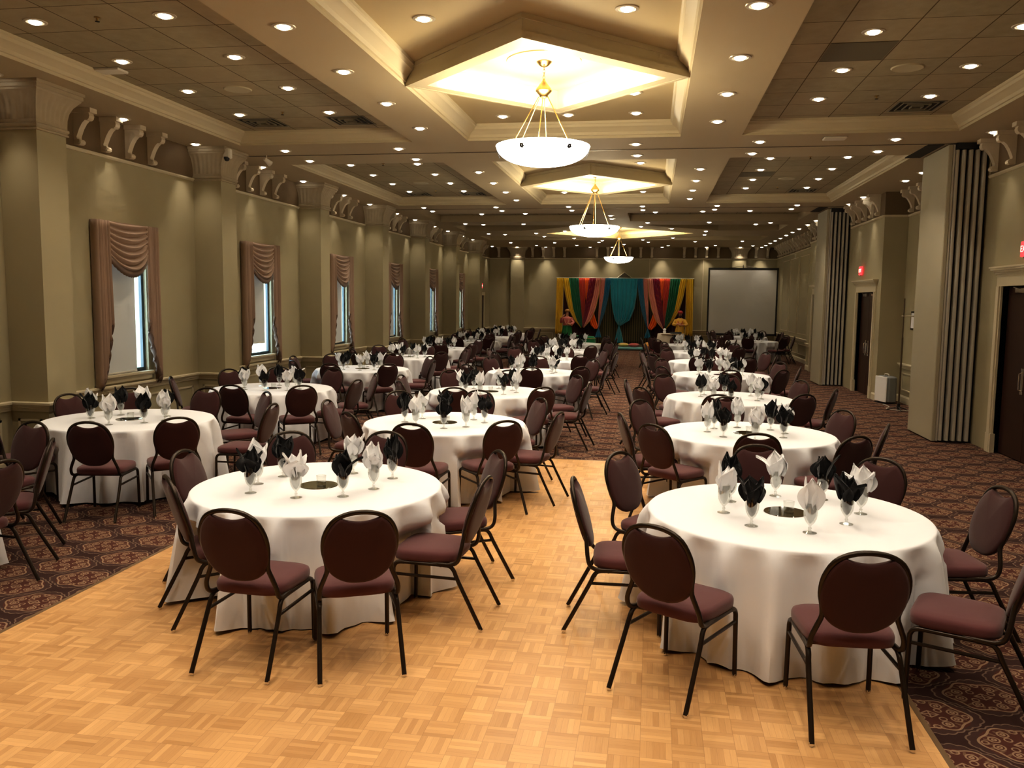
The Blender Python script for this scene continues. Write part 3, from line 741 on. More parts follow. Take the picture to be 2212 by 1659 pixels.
rest = [((-2.43,12.45), cM%'third', 7), ((1.157,12.56), cR%'third', 8), ((-5.68,15.85), cL%'third', 9), ((-2.25,16.1), cM%'fourth', 10), ((1.344,16.55), cR%'fourth', 11),
        ((-5.78,19.4), cL%'fourth', 12), ((-2.35,19.65), cM%'fifth', 13), ((1.33,20.1), cR%'fifth', 14), ((-6.0,23.2), cL%'fifth', 15), ((-2.45,23.5), cM%'sixth', 16), ((1.36,24.0), cR%'sixth', 17),
        ((-6.0,27.4), cL%'sixth', 18), ((-2.55,27.3), cM%'seventh', 19), ((1.15,27.8), cR%'seventh', 20), ((3.62,31.5), 'the table before the projection screen', 21), ((3.75,35.6), 'the farthest table by the screen', 22), ((-6.1,34.6), cL%'eighth', 23), ((-6.05,31.0), cL%'seventh', 24)]
for c, wname, sd in rest: table_set(c, wname, [a+random.Random(sd).uniform(-12,12) for a in A8], False, sd)
# the table cut by the left edge of the photo
table_set((-6.02,5.35), 'the table cut by the left edge', [(-4.86,6.10,-148),(-4.55,5.20,175),(-5.7,6.92,-100),(-5.0,4.05,128)], False, 25)
for r in (CH1, CH0, TB):
    for o in list(r.children):
        for g_ in list(o.children): bpy.data.objects.remove(g_)
        bpy.data.objects.remove(o)
    bpy.data.objects.remove(r)
# ------------------------------------------------------------------ ceiling lights
RING = MB().lathe([(.075,-.004),(.082,-.010),(.108,-.007),(.112,0.0)], 28, cap=False).lathe([(.075,-.004),(.060,-.001),(.0,-.0005)], 28, cap=False).mesh('trim_ring', 40)
RING.materials.append(mat('light_trim', (.55,.48,.36), .35, .3))
LAMP = MB().lathe([(.060,-.002),(.058,-.010),(.048,-.020),(.028,-.028),(.0,-.031)], 20, cap=False).mesh('lamp', 60); LAMP.materials.append(BULB)
spots = {}
def spot_data(key, power, size, blend, col=(1,.85,.66)):
    if key not in spots:
        l = bpy.data.lights.new('downlight', 'SPOT'); l.energy = power; l.spot_size = radians(size); l.spot_blend = blend; l.color = col; l.shadow_soft_size = .05; spots[key] = l
    return spots[key]
def downlight(x, y, z, label, kind):
    t = thing('recessed_light', label, 'ceiling light', (x,y,z-.001), 0, 'recessed ceiling downlights')
    place(RING, 'trim_ring', None, t); place(LAMP, 'lamp', None, t)
    l = bpy.data.objects.new('downlight_beam', spot_data(*KIND[kind])); COL.objects.link(l); l.parent = t; l.location = (0,0,-.05)
KIND = {'tile': ('tile', 40, 105, .7), 'beam': ('beam', 55, 105, .7), 'coffer': ('coffer', 45, 105, .7), 'wall': ('wall', 34, 64, .9), 'cross': ('cross', 35, 100, .7), 'far': ('far', 28, 105, .7), 'end': ('end', 75, 66, .9)}
bays = ['behind the camera', 'nearest ceiling section', 'middle ceiling section', 'far']
def row(xs_label, x, ys, z, kind, bay):
    for i, y in enumerate(ys):
        downlight(x, y, z, 'recessed light, %s in %s, %s' % (ORD[i], xs_label, bay), kind)
for si, d in enumerate((-8.65, 0, 8.68)):
    bay = bays[si]; Y4 = [7.57+d, 8.93+d, 10.3+d, 11.68+d]
    row('the outer row of the left tiles', -6.04, Y4, ZT, 'tile', bay); row('the inner row of the left tiles', -4.66, Y4, ZT, 'tile', bay)
    row('the row on the left beam', -3.39, [7.42+d,8.93+d,10.42+d,11.95+d], ZC, 'beam', bay); row('the row on the right beam', .80, [7.42+d,8.93+d,10.42+d,11.95+d], ZC, 'beam', bay)
    row('the inner row of the right tiles', 2.06, Y4, ZT, 'tile', bay); row('the outer row of the right tiles', 3.42, Y4, ZT, 'tile', bay)
    row('the left side of the coffer', -2.25, [6.95+d,8.07+d,11.2+d,12.37+d], ZK, 'coffer', bay); row('the right side of the coffer', -.31, [6.95+d,8.05+d,11.2+d,12.37+d], ZK, 'coffer', bay)
    row('the middle of the coffer', CX, [6.95+d,12.38+d], ZK, 'coffer', bay)
for k, (y1, y2) in enumerate(((4.85,5.85),(13.5,14.52),(22.15,23.05))):
    for nm, y in (('before', y1), ('after', y2)):
        for i, x in enumerate((-6.17,-4.19,-2.25,-.33,1.55,3.51)):
            downlight(x, y, ZC, 'recessed light, %s from left in the row just %s the %s partition track' % (ORD[i] if i else 'first', nm, ('rearmost','near','far')[k]), 'cross')
far = [(-3.65,23.8),(1.27,23.5),(2.5,23.4),(0,23.6),(-4.2,27.05),(-1.27,24.5),(-1.28,25.46),(-.23,26.76),(1.65,26.7),(3.5,26.9),(3.12,27.4),(-3.15,29.86),(-.45,28.1),(.56,28.9),(1.75,30),(1.8,31.6),(-4.3,30.75),(-4.2,32.3),(-3.13,33.2),(.7,33.1),(-2.1,34.5),(-2.3,35.5),(-.46,34.1),(-.25,35.4),(-4.2,35.75),(3.48,34.9),(-1.3,36.8),(-6.1,35.75),(1.63,35.06),(-6.1,26.9),(-5.56,27.2),(-6.13,31.0),(-5.56,31.3),(-4.93,23.87),(-5.2,37.4),(-3.4,37.4),(.6,37.6),(2.6,37.4),(4.2,37.6)]
def far_label(x, y):
    # name it by its row counted from the near partition track and its place within the row
    rows_ = sorted(set(round(q[1]) for q in far)); r = rows_.index(round(y)); rr = sorted([q for q in far if round(q[1]) == round(y)]); k = rr.index((x, y))
    return 'small recessed light in the far ceiling section, row %d, %s from the left' % (r+1, (['first']+ORD[1:]+['eighth','ninth'])[k])
far.sort(key=lambda p: (round(p[1]), p[0]))
for i, (x, y) in enumerate(far):
    wv = ['far left', 'left', 'centre', 'right', 'far right'][min(4, max(0, int((x+7)/2.3)))]; dv = ['front', 'front middle', 'middle', 'rear middle', 'rear'][min(4, max(0, int((y-23)/3)))]
    downlight(x, y, ZC, far_label(x, y), 'far')
lw = []
for p in PIL[2:]: lw += [p+1.98-.0, p+3.87] if p > 8 else [p+1.98, p+3.87]
for i, y in enumerate(lw): 
    if y < 38.5: downlight(-7.38, y, ZC, 'recessed wall-wash light over the left wall, number %d from the camera' % (i+1), 'wall')
rw = [7.3,9.2,11.6,13.1,16.9,17.98,20.6,22.0,25.2,26.28,27.65,29.17,30.5,31.9,33.3,34.7,36.1,37.5]
for i, y in enumerate(rw): downlight(4.72 if y not in (7.3,9.2,16.9,17.98) else 4.9, y, ZC, 'round recessed wall-wash light over the right wall, number %d from the camera' % (i+1), 'wall')
for i, x in enumerate((-6.3,-4.95,-2.9,-1.9,.35,2.3,3.78,4.7)): downlight(x, 38.68, ZC, 'round recessed wall-wash light over the end wall, number %d from the left' % (i+1), 'end')

# vents, speakers, sprinklers, access panel
VM = mat('vent_metal', (.22,.19,.13), .5)
def vent(x, y, label):
    t = thing('ceiling_vent', label, 'air vent', (x,y,ZT))
    place(MB().box((-.28,-.28,-.006), (.28,.28,-.001)), 'opening_shade', DARK, t, smooth=0)  # solid near-black plate; the shade inside the vent is painted
    f = MB()
    for k in range(4):
        a = .30-.075*k; b = a-.008 if k else a-.018
        z0, z1 = -.012-.006*k, -.004
        for (p, q) in (((-a,-a),(a,-b)),((-a,b),(a,a)),((-a,-b),(-b,b)),((b,-b),(a,b))): f.box((*p,z0), (*q,z1))
    place(f, 'louvre', VM, t, smooth=0)
for d, nm in ((0,'near'),(8.65,'middle')):
    vent(-5.95, 12.25+d, 'square ceiling air vent at the left of the %s left tiled recess' % nm); vent(-4.55, 12.25+d, 'square ceiling air vent at the inner end of the %s left tiled recess' % nm)
    vent(3.42, 12.25+d, 'square ceiling air vent at the end of the %s right tiled recess' % nm)
SPKR = MB().lathe([(0,-.008),(.15,-.008),(.165,-.012),(.175,-.004),(.178,0)], 32).mesh('ceiling_speaker', 40); SPKR.materials.append(paint('speaker_grille', (.46,.41,.28), .05))
for d, nm in ((0,'near'),(8.65,'middle')):
    for x, s_ in ((-5.345,'left'),(2.76,'right')):
        o = place(SPKR, 'ceiling_speaker', None, None, (x,10.3+d,ZT)); tag(o, 'flat round ceiling speaker in the %s %s tiled recess' % (nm, s_), 'speaker')
        for k, yy in enumerate((7.54, 11.62)):
            t = thing('sprinkler_head', 'small sprinkler head at the %s end of the %s %s tiled recess' % (('near','far')[k], nm, s_), 'sprinkler', (x,yy+d,ZT))
            place(MB().lathe([(.03,0),(.03,-.006),(.01,-.01),(.008,-.035),(0,-.035)], 14), 'escutcheon', BRASS, t); place(MB().lathe([(0,-.035),(.022,-.037),(.022,-.041),(0,-.042)], 12), 'deflector', DARK, t)
    o = place(MB().box((1.73,9.27+d,ZT-.004), (2.39,9.93+d,ZT-.001)), 'access_panel', paint('grey_panel', (.15,.13,.085), .04), smooth=0); tag(o, 'plain darker square tile set in the %s right tiled recess' % nm, 'ceiling panel')
for x, y, z, l in ((2.60,13.3,ZC,'flat rectangular emergency light on the soffit before the near partition track'),(-6.40,9.25,ZT,'small hinged white ceiling hatch beside the outer row of lights at upper left')):
    t = thing('ceiling_fixture', l, 'ceiling fixture', (x,y,z)); place(MB().bbox((-.16,-.10,-.03), (.16,.10,0), .01), 'cover', WHITEMETAL, t); place(MB().box((-.17,-.11,-.006), (.17,.11,-.001)), 'flange', VM, t)
t = thing('security_camera', 'small white dome camera on the capital of the second left pilaster', 'camera', (XL+.66,13.07,4.45)); place(MB().bbox((-.06,-.05,-.02), (.06,.07,.14), .02), 'mount', WHITEMETAL, t); place(MB().lathe([(0,-.07),(.03,-.06),(.045,-.03),(.05,0),(0,0)], 16, (0,-.02,-.0)), 'dome', BLACKM, t)
t = thing('flood_light', 'small white adjustable lamp on the soffit between the first two windows', 'lamp', (-6.7,13.9,ZC)); place(MB().tube([(0,0,0),(0,0,-.08)], .01, 8), 'stem', WHITEMETAL, t); place(MB().tube([(-.02,-.05,-.07),(.04,.06,-.14)], [.03,.055], 14), 'lamp_head', WHITEMETAL, t)

# ------------------------------------------------------------------ chandeliers
FLOWER = MB()
for k in range(5):
    a = 2*pi*k/5; FLOWER.lathe([(0,0),(.013,0),(.013,.004),(0,.004)], 8, (.016*cos(a), .016*sin(a), 0))
FLOWER.tube([(0,0,.002),(.03,-.03,.002),(.07,-.04,.002)], .003, 5); FLOWER = FLOWER.mesh('flower'); FLOWER.materials.append(mat('flower_ink', (.05,.05,.05), .6))
def chandelier(x, y, zr, zt, label, power, hub_up=.60):
    t = thing('pendant_chandelier', label, 'chandelier', (x,y,zr))
    R = .53; H = zt-zr
    prof = []
    for k in range(12):
        a = k/11; r = R*(1-a)**.5 if a < 1 else 0; prof.append((R*sqrt(max(0,1-a**2))*1.0 if k else R, -.21*a))
    prof = [(R*cos(q*pi/2/14)**.85 if q < 14 else 0, -.21*sin(q*pi/2/14)) for q in range(15)]
    bowl = place(MB().lathe([(R-.006,.004),(R,.0)]+prof[1:], 56, cap=False), 'glass_bowl', BOWL, t, smooth=70)
    place(MB().tube([(R*cos(2*pi*i/48), R*sin(2*pi*i/48), .003) for i in range(48)], .008, 6, closed=True), 'bowl_rim', BOWL, t)
    for i in range(6):
        a = 2*pi*i/6-1.9; f = place(FLOWER, 'flower_motif', None, bowl, (.518*cos(a), .518*sin(a), -.062)); f.rotation_euler = (0, radians(115), a)
    place(MB().lathe([(0,hub_up+.16),(.012,hub_up+.155),(.02,hub_up+.13),(.05,hub_up+.09),(.088,hub_up+.04),(.092,hub_up+.02),(.075,hub_up+.0),(.05,hub_up-.025),(.045,hub_up-.05),(.02,hub_up-.06),(0,hub_up-.06)], 28, cap=False), 'hub', BRASS, t)
    for i in range(6):
        a = 2*pi*i/6+pi/6
        place(MB().tube([(.06*cos(a),.06*sin(a),hub_up-.05),(.36*cos(a),.36*sin(a),.03),(.44*cos(a),.44*sin(a),-.03)], .0055, 8), 'rod', BRASS, t)
    place(MB().lathe([(0,H-.06),(.02,H-.06),(.05,H-.045),(.07,H-.025),(.085,H-.008),(.085,H)], 28, cap=False), 'canopy', BRASS, t)
    ch = MB(); z = hub_up+.15; i = 0
    while z < H-.06:
        q = [(.013*cos(2*pi*k/10), 0, .022*sin(2*pi*k/10)) for k in range(10)]
        if i % 2: q = [(0, a_, c_) for a_, b_, c_ in q]
        ch.tube([(a_, b_, c_+z+.018) for a_, b_, c_ in q], .0035, 5, closed=True); z += .034; i += 1
    place(ch, 'chain', BRASS, t)
    for dz, e, rad in ((.10,power,.18),):
        l = bpy.data.lights.new('chandelier_lamp', 'POINT'); l.energy = e; l.color = (1,.83,.52); l.shadow_soft_size = rad
        o = bpy.data.objects.new('chandelier_lamp', l); COL.objects.link(o); o.parent = t; o.location = (0,0,dz)
    return t
chandelier(CX, 9.64, 3.90, ZK-.008, 'nearest brass chandelier with a glowing alabaster bowl on six rods', 110)
chandelier(CX, 18.2, 3.74, ZK-.008, 'middle brass chandelier with a glowing alabaster bowl, between the other two', 100, .76)
chandelier(CX, 31.2, 3.76, ZK, 'farthest and smallest-looking chandelier, hanging before the colourful drapes', 90, .68)
# cove strip lamps hidden on the inner ledge of each diamond frame
def cove(c, r, power):
    for k in range(4):
        a = pi/4+k*pi/2
        l = bpy.data.lights.new('cove_strip', 'AREA'); l.shape = 'RECTANGLE'; l.size = r*1.2; l.size_y = .04; l.energy = power; l.color = (1,.80,.34)
        o = bpy.data.objects.new('cove_strip', l); COL.objects.link(o)
        n = Vector((cos(a), sin(a), 0)); o.location = Vector((*c, ZC+.03))+n*(r/sqrt(2)-.05)
        # shine up and outward onto the frame side and panel
        dirv = (n*.8+Vector((0,0,1))).normalized(); o.rotation_euler = (-dirv).to_track_quat('Z', 'Y').to_euler()
for c, r, pw in (((CX,9.63),1.32,9), ((CX,18.25),1.32,9), ((CX,31),2.4,10)): cove(c, r, pw)

# ------------------------------------------------------------------ far end: draped stage, screen, gift table
YB = 38.35; sx = 6.9125
def wx(px): return -4.33+(px/sx+1190-1205)*.02085
def wz(py): return 3.19-(py/sx+590-604)*.0209
DR = {k: fabric('drape_'+k, c, .2, .6, 120) for k, c in dict(yellow=(.85,.55,.04), green=(.010,.15,.07), red=(.65,.06,.03), orange=(.95,.15,.015), maroon=(.30,.008,.05), pink=(.80,.34,.26), blue=(.01,.18,.33), teal=(.03,.26,.34), gold=(.50,.36,.10), dark=(.05,.015,.018)).items()}
stage = thing('draped_backdrop', 'wide stage backdrop of yellow, green, orange, maroon, pink and teal drapes on a rod', 'backdrop', (0,0,0))
place(MB().tube([(wx(85),YB,3.2),(wx(2135),YB,3.2)], .02, 10), 'rod', WHITEMETAL, stage)
for x in (90, 700, 1450, 2130): place(MB().tube([(wx(x),YB+.12,0),(wx(x),YB+.12,3.2)], .02, 8), 'pole', METAL, stage)
def polyi(P, t):
    L = [hypot(P[i+1][0]-P[i][0], P[i+1][1]-P[i][1]) for i in range(len(P)-1)]; s = t*sum(L)
    for i, l in enumerate(L):
        if s <= l or i == len(L)-1: k = s/l if l else 0; return (P[i][0]+(P[i+1][0]-P[i][0])*k, P[i][1]+(P[i+1][1]-P[i][1])*k)
        s -= l
def drape(name, L, R, m, dy, folds=5, mirror=False, edge=None):
    rows = []; n = 18
    for j in range(n+1):
        t = j/n; a, b = polyi(L, t), polyi(R, t); row = []
        for i in range(25):
            u = i/24; x = a[0]+(b[0]-a[0])*u; y = a[1]+(b[1]-a[1])*u
            if mirror: x = 2215-x
            row.append((wx(x), YB-.03-dy+.035*sin(u*2*pi*folds+t), wz(y)))
        rows.append(row)
    o = place(MB().grid(rows), name, m, stage, smooth=60); sol(o, .006)
    if edge:
        k = [r[0] if edge < 0 else r[-1] for r in rows]
        place(MB().tube([(x, y-.02, z) for x, y, z in k], .014, 6), 'gold_border', DR['gold'], o)
T0 = 100
for mir_ in (False, True):
    D = lambda *a, **k: drape(*a, mirror=mir_, **k)
    D('yellow_side_drape', [(95,T0),(85,500),(78,940)], [(200,T0),(190,500),(188,940)], DR['yellow'], .10, 5)
    D('yellow_swag', [(190,T0),(230,350),(290,580),(380,740),(475,845)], [(275,T0),(320,350),(350,560),(410,730),(478,843)], DR['yellow'], .14, 3, edge=-1)
    D('green_swag', [(262,T0),(300,350),(345,560),(410,730),(478,838)], [(425,T0),(445,350),(470,560),(490,720),(492,838)], DR['green'], .12, 5)
    D('red_swag', [(418,T0),(440,350),(465,560),(490,720),(495,830)], [(520,T0),(530,300),(530,500),(515,700),(500,830)], DR['red'], .08, 4)
    D('orange_swag', [(500,T0),(515,220),(535,400),(600,700),(690,860)], [(592,T0),(620,250),(660,600),(700,760),(735,850)], DR['orange'], .06, 4)
    D('orange_tail', [(640,610),(600,730),(620,800),(680,862)], [(665,610),(690,700),(715,770),(738,850)], DR['orange'], .13, 3)
    D('maroon_swag', [(585,T0),(555,350),(520,600),(498,760),(490,838)], [(695,T0),(660,350),(610,560),(560,720),(505,838)], DR['maroon'], .11, 5)
    D('pink_swag', [(685,T0),(655,350),(600,580),(560,720),(508,840)], [(755,T0),(735,350),(690,560),(620,730),(520,842)], DR['pink'], .16, 3, edge=1)
    D('pink_side_drape', [(745,T0),(745,350),(735,600),(728,840)], [(835,T0),(815,350),(775,600),(742,840)], DR['pink'], .13, 4)
    D('blue_side_drape', [(825,T0),(810,350),(775,600),(738,850)], [(915,T0),(885,350),(835,600),(748,850)], DR['blue'], .18, 4)
    D('blue_tail', [(736,845),(715,900),(690,985)], [(748,845),(765,900),(785,985)], DR['blue'], .18, 3)
    D('dark_backing', [(192,T0),(192,1075)], [(700,T0),(700,1075)], DR['dark'], -.10, 12)
STR = mat('striped_drape', (.1,.08,.03), .8); g = G(STR); P, X, Y, Z = g.pos(); wv = g.m_('SINE', g.mul(X, 62)); g.color(g.mix(g.gt(wv, .1), (.022,.024,.010), (.09,.07,.03)))
drape('striped_curtain', [(690,T0),(690,1075)], [(1525,T0),(1525,1075)], STR, -.06, 22)
ctr = 1107
drape('teal_swag', [(905,T0),(915,350),(945,560),(985,720),(1040,812)], [(1310,T0),(1300,350),(1270,560),(1210,720),(1060,812)], DR['teal'], .22, 9, edge=None)
drape('teal_tail', [(1040,812),(1015,900),(985,1060)], [(1058,812),(1085,900),(1120,1060)], DR['teal'], .24, 4)
# pediment behind the backdrop
pd = MB(); zc = wz(20)
pd.extr([(wx(985),38.9,wz(95)),(wx(1225),38.9,wz(95)),(wx(1105),38.9,wz(5))], (0,.06,0)); pp = struct('trim_120', pd, mat('pediment_dark', (.12,.09,.05), .5), smooth=0)
pt = MB(); pt.tube([(wx(975),38.88,wz(98)),(wx(1105),38.88,wz(0)),(wx(1235),38.88,wz(98))], .018, 4); place(pt, 'pediment_molding', TRIM, pp)

# seating mat and cushions
MATM = fabric('turquoise_mat', (.14,.33,.34), .3, .7, 30)
t = thing('floor_mattress', 'low turquoise mattress on the carpet in front of the striped curtain', 'mattress', (-.95,37.45,0)); place(MB().bbox((-.62,-.45,.0), (.62,.40,.13), .05), 'mattress_pad', MATM, t); place(MB().box((-.60,-.455,.001), (.60,-.44,.05)), 'dark_base', DARK, t)
def cushion(x, y, s_, c, rz, label, z=.0, h=.10):
    mb = MB(); n = 12; rows = []
    def P(i, j, sg): 
        u, v = i/n*2-1, j/n*2-1; k = (1-u**4)*(1-v**4); pin = 1-.10*(1-u*u)*(1-v*v)*0; return (u*s_*(1-.12*(1-v*v)*0-.08*(1-abs(v))**1*0)*(.9+.1*v*v), v*s_*(.9+.1*u*u), h*(.5+.5*sg*max(0,k)**.45))
    mb.grid([[P(i,j,1) for i in range(n+1)] for j in range(n+1)]); mb.grid([[P(i,j,-1) for i in range(n+1)] for j in range(n+1)])
    o = place(mb, 'cushion', fabric('cushion_'+label[:6].strip(), c, .15, .8, 100), None, (x,y,z), rz, 60); tag(o, label, 'cushion', 'floor cushions on the stage'); return o
cushion(-1.25,37.7,.20,(.75,.55,.18),.3,'cream and yellow cushion leaning at the left end of the turquoise mattress',.14,.16)
cushion(-.78,37.65,.20,(.60,.14,.13),-.3,'red cushion lying on the middle of the turquoise mattress',.14,.16)
cushion(-.12,37.75,.20,(.78,.38,.10),.5,'orange cushion just right of the turquoise mattress',.002,.34)
cushion(.18,37.2,.24,(.72,.16,.22),.9,'pink cushion beside the orange one at the foot of the blue drape',.002,.42)
cushion(-2.35,37.6,.30,(.75,.60,.06),.1,'flat yellow cushion at the foot of the left blue drape',.002,.26)
def bolster(x, y, label, w=.28, h=.5):
    t = thing('green_pouf', label, 'pouf', (x,y,0)); place(MB().lathe([(0,0),(w*.95,0),(w*1.05,h*.15),(w*1.12,h*.5),(w*1.05,h*.85),(w*.8,h*.97),(0,h)], 28, cap=False), 'body', fabric('pouf_green', (.01,.16,.06), .2, .6, 60), t, smooth=60); place(MB().tube([(w*1.07*cos(a*pi/12), w*1.07*sin(a*pi/12), h*.82) for a in range(24)], .012, 6, closed=True), 'piping', DR['gold'], t)
bolster(.62,37.2,'glossy green pouf just left of the lace-covered gift table',.26,.70); bolster(-3.35,36.6,'green pouf below the garlanded statue at the left of the stage',.30,.66); bolster(-2.75,36.9,'green pouf beside the yellow cushion at the left of the stage',.28,.62)
# small lace-covered table with objects
LACE = fabric('lace_cover', (.62,.56,.47), .3, .8, 40)
t = thing('lace_covered_table', 'small table under a cream lace cloth holding a black bag, right of the stage', 'table', (.78,35.4,0))
rows = []
for r, z in ((0,.84),(.40,.84),(.53,.838),(.545,.82),(.56,.6),(.575,.3),(.59,.06)): rows.append([(r*(1+(.05*sin(9*2*pi*i/64) if z < .8 else 0))*cos(2*pi*i/64), r*(1+(.05*sin(9*2*pi*i/64) if z < .8 else 0))*.8*sin(2*pi*i/64), z) for i in range(64)])
place(MB().loft(rows, cap=False), 'lace_cloth', LACE, t, smooth=50); place(MB().lathe([(0,.80),(.5,.80),(.5,.83),(0,.83)], 24, cap=False), 'tabletop', PLY, t)
o = place(MB().lathe([(.03,0),(.06,.02),(.07,.08),(.05,.13),(.08,.17),(.02,.21),(0,.2)], 9), 'paper_fan', NAPW, None, (.52,35.3,.842), .4); tag(o, 'white crumpled paper ornament at the left end of the lace-covered table', 'ornament')
o = place(MB().bbox((-.24,-.08,0), (.24,.08,.07), .03), 'handbag', BLACKM, None, (.98,35.3,.842)); tag(o, 'flat black bag on the right of the lace-covered table', 'bag')

# statues -------------------------------------------------------------
def skin(name, V, E, R, m, parent=None, loc=(0,0,0), sub=2):
    me = bpy.data.meshes.new(name); me.from_pydata(V, E, []); o = bpy.data.objects.new(name, me); COL.objects.link(o)
    o.modifiers.new('k', 'SKIN'); 
    for i, r in enumerate(R): me.skin_vertices[0].data[i].radius = (r, r)
    me.skin_vertices[0].data[0].use_root = True
    s = o.modifiers.new('u', 'SUBSURF'); s.levels = sub; s.render_levels = sub
    dg = bpy.context.evaluated_depsgraph_get(); dg.update(); m2 = bpy.data.meshes.new_from_object(o.evaluated_get(dg)); bpy.data.objects.remove(o)
    m2.materials.clear(); m2.materials.append(m); m2.polygons.foreach_set('use_smooth', [True]*len(m2.polygons))
    return place(m2, name, None, parent, loc)
SKINM = mat('painted_skin', (.52,.24,.13), .45); RED = mat('painted_red', (.42,.03,.03), .5); YEL = mat('painted_yellow', (.72,.42,.06), .5); GRN = mat('painted_green', (.01,.16,.05), .5); PNK = mat('painted_pink', (.60,.17,.15), .5); HAIRM = mat('painted_black', (.03,.012,.015), .5)
def figure(loc, label, arms, top, skirt, hat, beard):
    t = thing('painted_statue', label, 'statue', loc)
    V = [(0,0,.95),(0,0,1.1),(0,0,1.30),(0,0,1.42),(0,-.01,1.50),(0,-.015,1.60),(0,0,1.68)]; R = [.13,.12,.15,.09,.05,.075,.06]; E = [(0,1),(1,2),(2,3),(3,4),(4,5),(5,6)]
    for s in (-1,1):
        i = len(V); A = arms[0 if s < 0 else 1]
        V += [(s*.17,0,1.37), A[0], A[1], A[2]]; R += [.065,.05,.04,.035]; E += [(2,i),(i,i+1),(i+1,i+2),(i+2,i+3)]
        j = len(V); V += [(s*.09,0,.86),(s*.10,-.01,.48),(s*.10,0,.08),(s*.10,-.12,.04)]; R += [.09,.06,.045,.04]; E += [(0,j),(j,j+1),(j+1,j+2),(j+2,j+3)]
    skin('body', V, E, R, SKINM, t)
    rows = [[(r*cos(2*pi*k/28)*1.05, r*.78*sin(2*pi*k/28), z) for k in range(28)] for r, z in ((.175,1.06),(.17,1.2),(.205,1.33),(.17,1.42),(.08,1.46))]
    place(MB().loft(rows, cap=False), 'tunic', top, t, smooth=60)
    for s, A in ((-1,arms[0]),(1,arms[1])): place(MB().tube([(s*.16,0,1.37), A[0], tuple((Vector(A[0])+Vector(A[1]))/2), A[1]], [.085,.075,.066,.055], 12), 'sleeve', top, t, smooth=60)
    rows = [[((r+.012*sin(14*2*pi*k/84))*cos(2*pi*k/84), (r+.012*sin(14*2*pi*k/84))*.85*sin(2*pi*k/84), z) for k in range(84)] for r, z in ((.16,1.08),(.19,.95),(.24,.6),(.29,.15),(.30,.06))]
    place(MB().loft(rows, cap=False), 'skirt', skirt, t, smooth=60)
    place(MB().lathe([(.0,1.79),(.05,1.785),(.10,1.75),(.115,1.70),(.10,1.665),(.085,1.66)], 20, cap=False), 'headdress', hat, t, smooth=60)
    h = MB()
    for s in (-1,1): h.lathe([(0,-.012),(.012,0),(0,.012)], 8, (s*.03,-.083,1.625))
    h.tube([(0,-.085,1.625),(0,-.105,1.59),(0,-.085,1.585)], .010, 6); h.tube([(-.022,-.085,1.562),(0,-.09,1.558),(.022,-.085,1.562)], .005, 5)
    place(h, 'face', HAIRM, t)
    if beard: place(MB().lathe([(0,-.10),(.04,-.07),(.065,-.01),(.06,.03)], 14, (0,-.045,1.55), cap=False), 'beard', HAIRM, t)
    place(MB().tube(smooth_path([(-.10,-.08,1.42),(-.08,-.17,1.25),(0,-.2,1.12),(.08,-.17,1.25),(.10,-.08,1.42)], 4), .016, 6), 'garland', mat('garland', (.7,.35,.25), .6) if not beard else RED, t)
figure((-3.72,36.9,0), 'painted statue with a raised arm, pink top and green skirt behind the left yellow drape', [((-.27,-.05,1.22),(-.20,-.17,1.42),(-.08,-.18,1.55)), ((.28,-.05,1.2),(.20,-.2,1.10),(.02,-.24,1.16))], PNK, GRN, mat('golden_crown', (.45,.25,.1), .4, .4), False)
figure((1.18,36.6,0), 'painted statue in red turban and yellow tunic, arms folded, right of stage', [((-.28,-.06,1.17),(-.16,-.23,1.20),(.05,-.26,1.24)), ((.28,-.06,1.17),(.16,-.25,1.16),(-.08,-.27,1.18))], YEL, YEL, RED, True)

# projection screen
t = thing('projection_screen', 'large portable projection screen with a black border standing at the right end wall', 'screen', (3.87,37.9,0))
SCR = mat('screen_white', (.60,.59,.56), .8)
place(MB().box((-1.42,-.01,.80), (1.42,.0,3.60)), 'screen_fabric', SCR, t, smooth=0)
b_ = MB(); b_.box((-1.49,-.014,.74), (-1.42,.004,3.64)).box((1.42,-.014,.74), (1.49,.004,3.64)).box((-1.49,-.016,3.58), (1.49,.02,3.67)).box((-1.49,-.014,.72), (1.49,.004,.80)); place(b_, 'black_border', BLACKM, t, smooth=0)
b_ = MB().tube([(0,.10,0.75),(0,.10,3.80)], .018, 8).tube([(0,.02,3.74),(0,.12,3.80)], .012, 6).tube([(-.6,.02,3.67),(0,.05,3.74),(.6,.02,3.67)], .008, 6); place(b_, 'mast', METAL, t)
for a in (0.2, 2.3, 4.3): place(MB().tube([(0,.10,.75),(.7*cos(a),.10+.5*sin(a),.02)], .015, 8), 'leg', METAL, t)

# right-hand bay: air purifier, pole stand, notice frame
t = thing('air_purifier', 'white and grey box-shaped air purifier on the carpet beside the dark double door', 'air purifier', (5.10,19.28,0), radians(14))
place(MB().bbox((-.11,-.25,.02), (.13,.25,.60), .05), 'body', mat('purifier_grey', (.20,.21,.21), .5), t); place(MB().bbox((-.135,-.235,.04), (-.10,.235,.59), .012), 'front_panel', mat('purifier_white', (.85,.84,.82), .4), t)
place(MB().tube(smooth_path([(0,-.09,.60),(0,-.07,.64),(0,.07,.64),(0,.09,.60)], 3), .012, 6), 'carry_handle', WHITEMETAL, t)
place(MB().box((-.13,-.22,0), (.13,.22,.02)), 'foot', BLACKM, t)
o = place(MB().tube(smooth_path([(4.98,19.0,.006),(5.0,18.6,.006),(4.85,18.2,.006),(5.1,17.95,.006),(5.35,18.2,.006),(5.42,18.7,.006)], 5), .006, 6), 'power_cord', mat('white_cord', (.6,.57,.5), .5)); tag(o, 'thin white power cord looping on the carpet by the air purifier', 'cord')
t = thing('pole_stand', 'tall thin metal pole stand with a short side arm beside the air purifier', 'stand', (4.98,17.85,0))
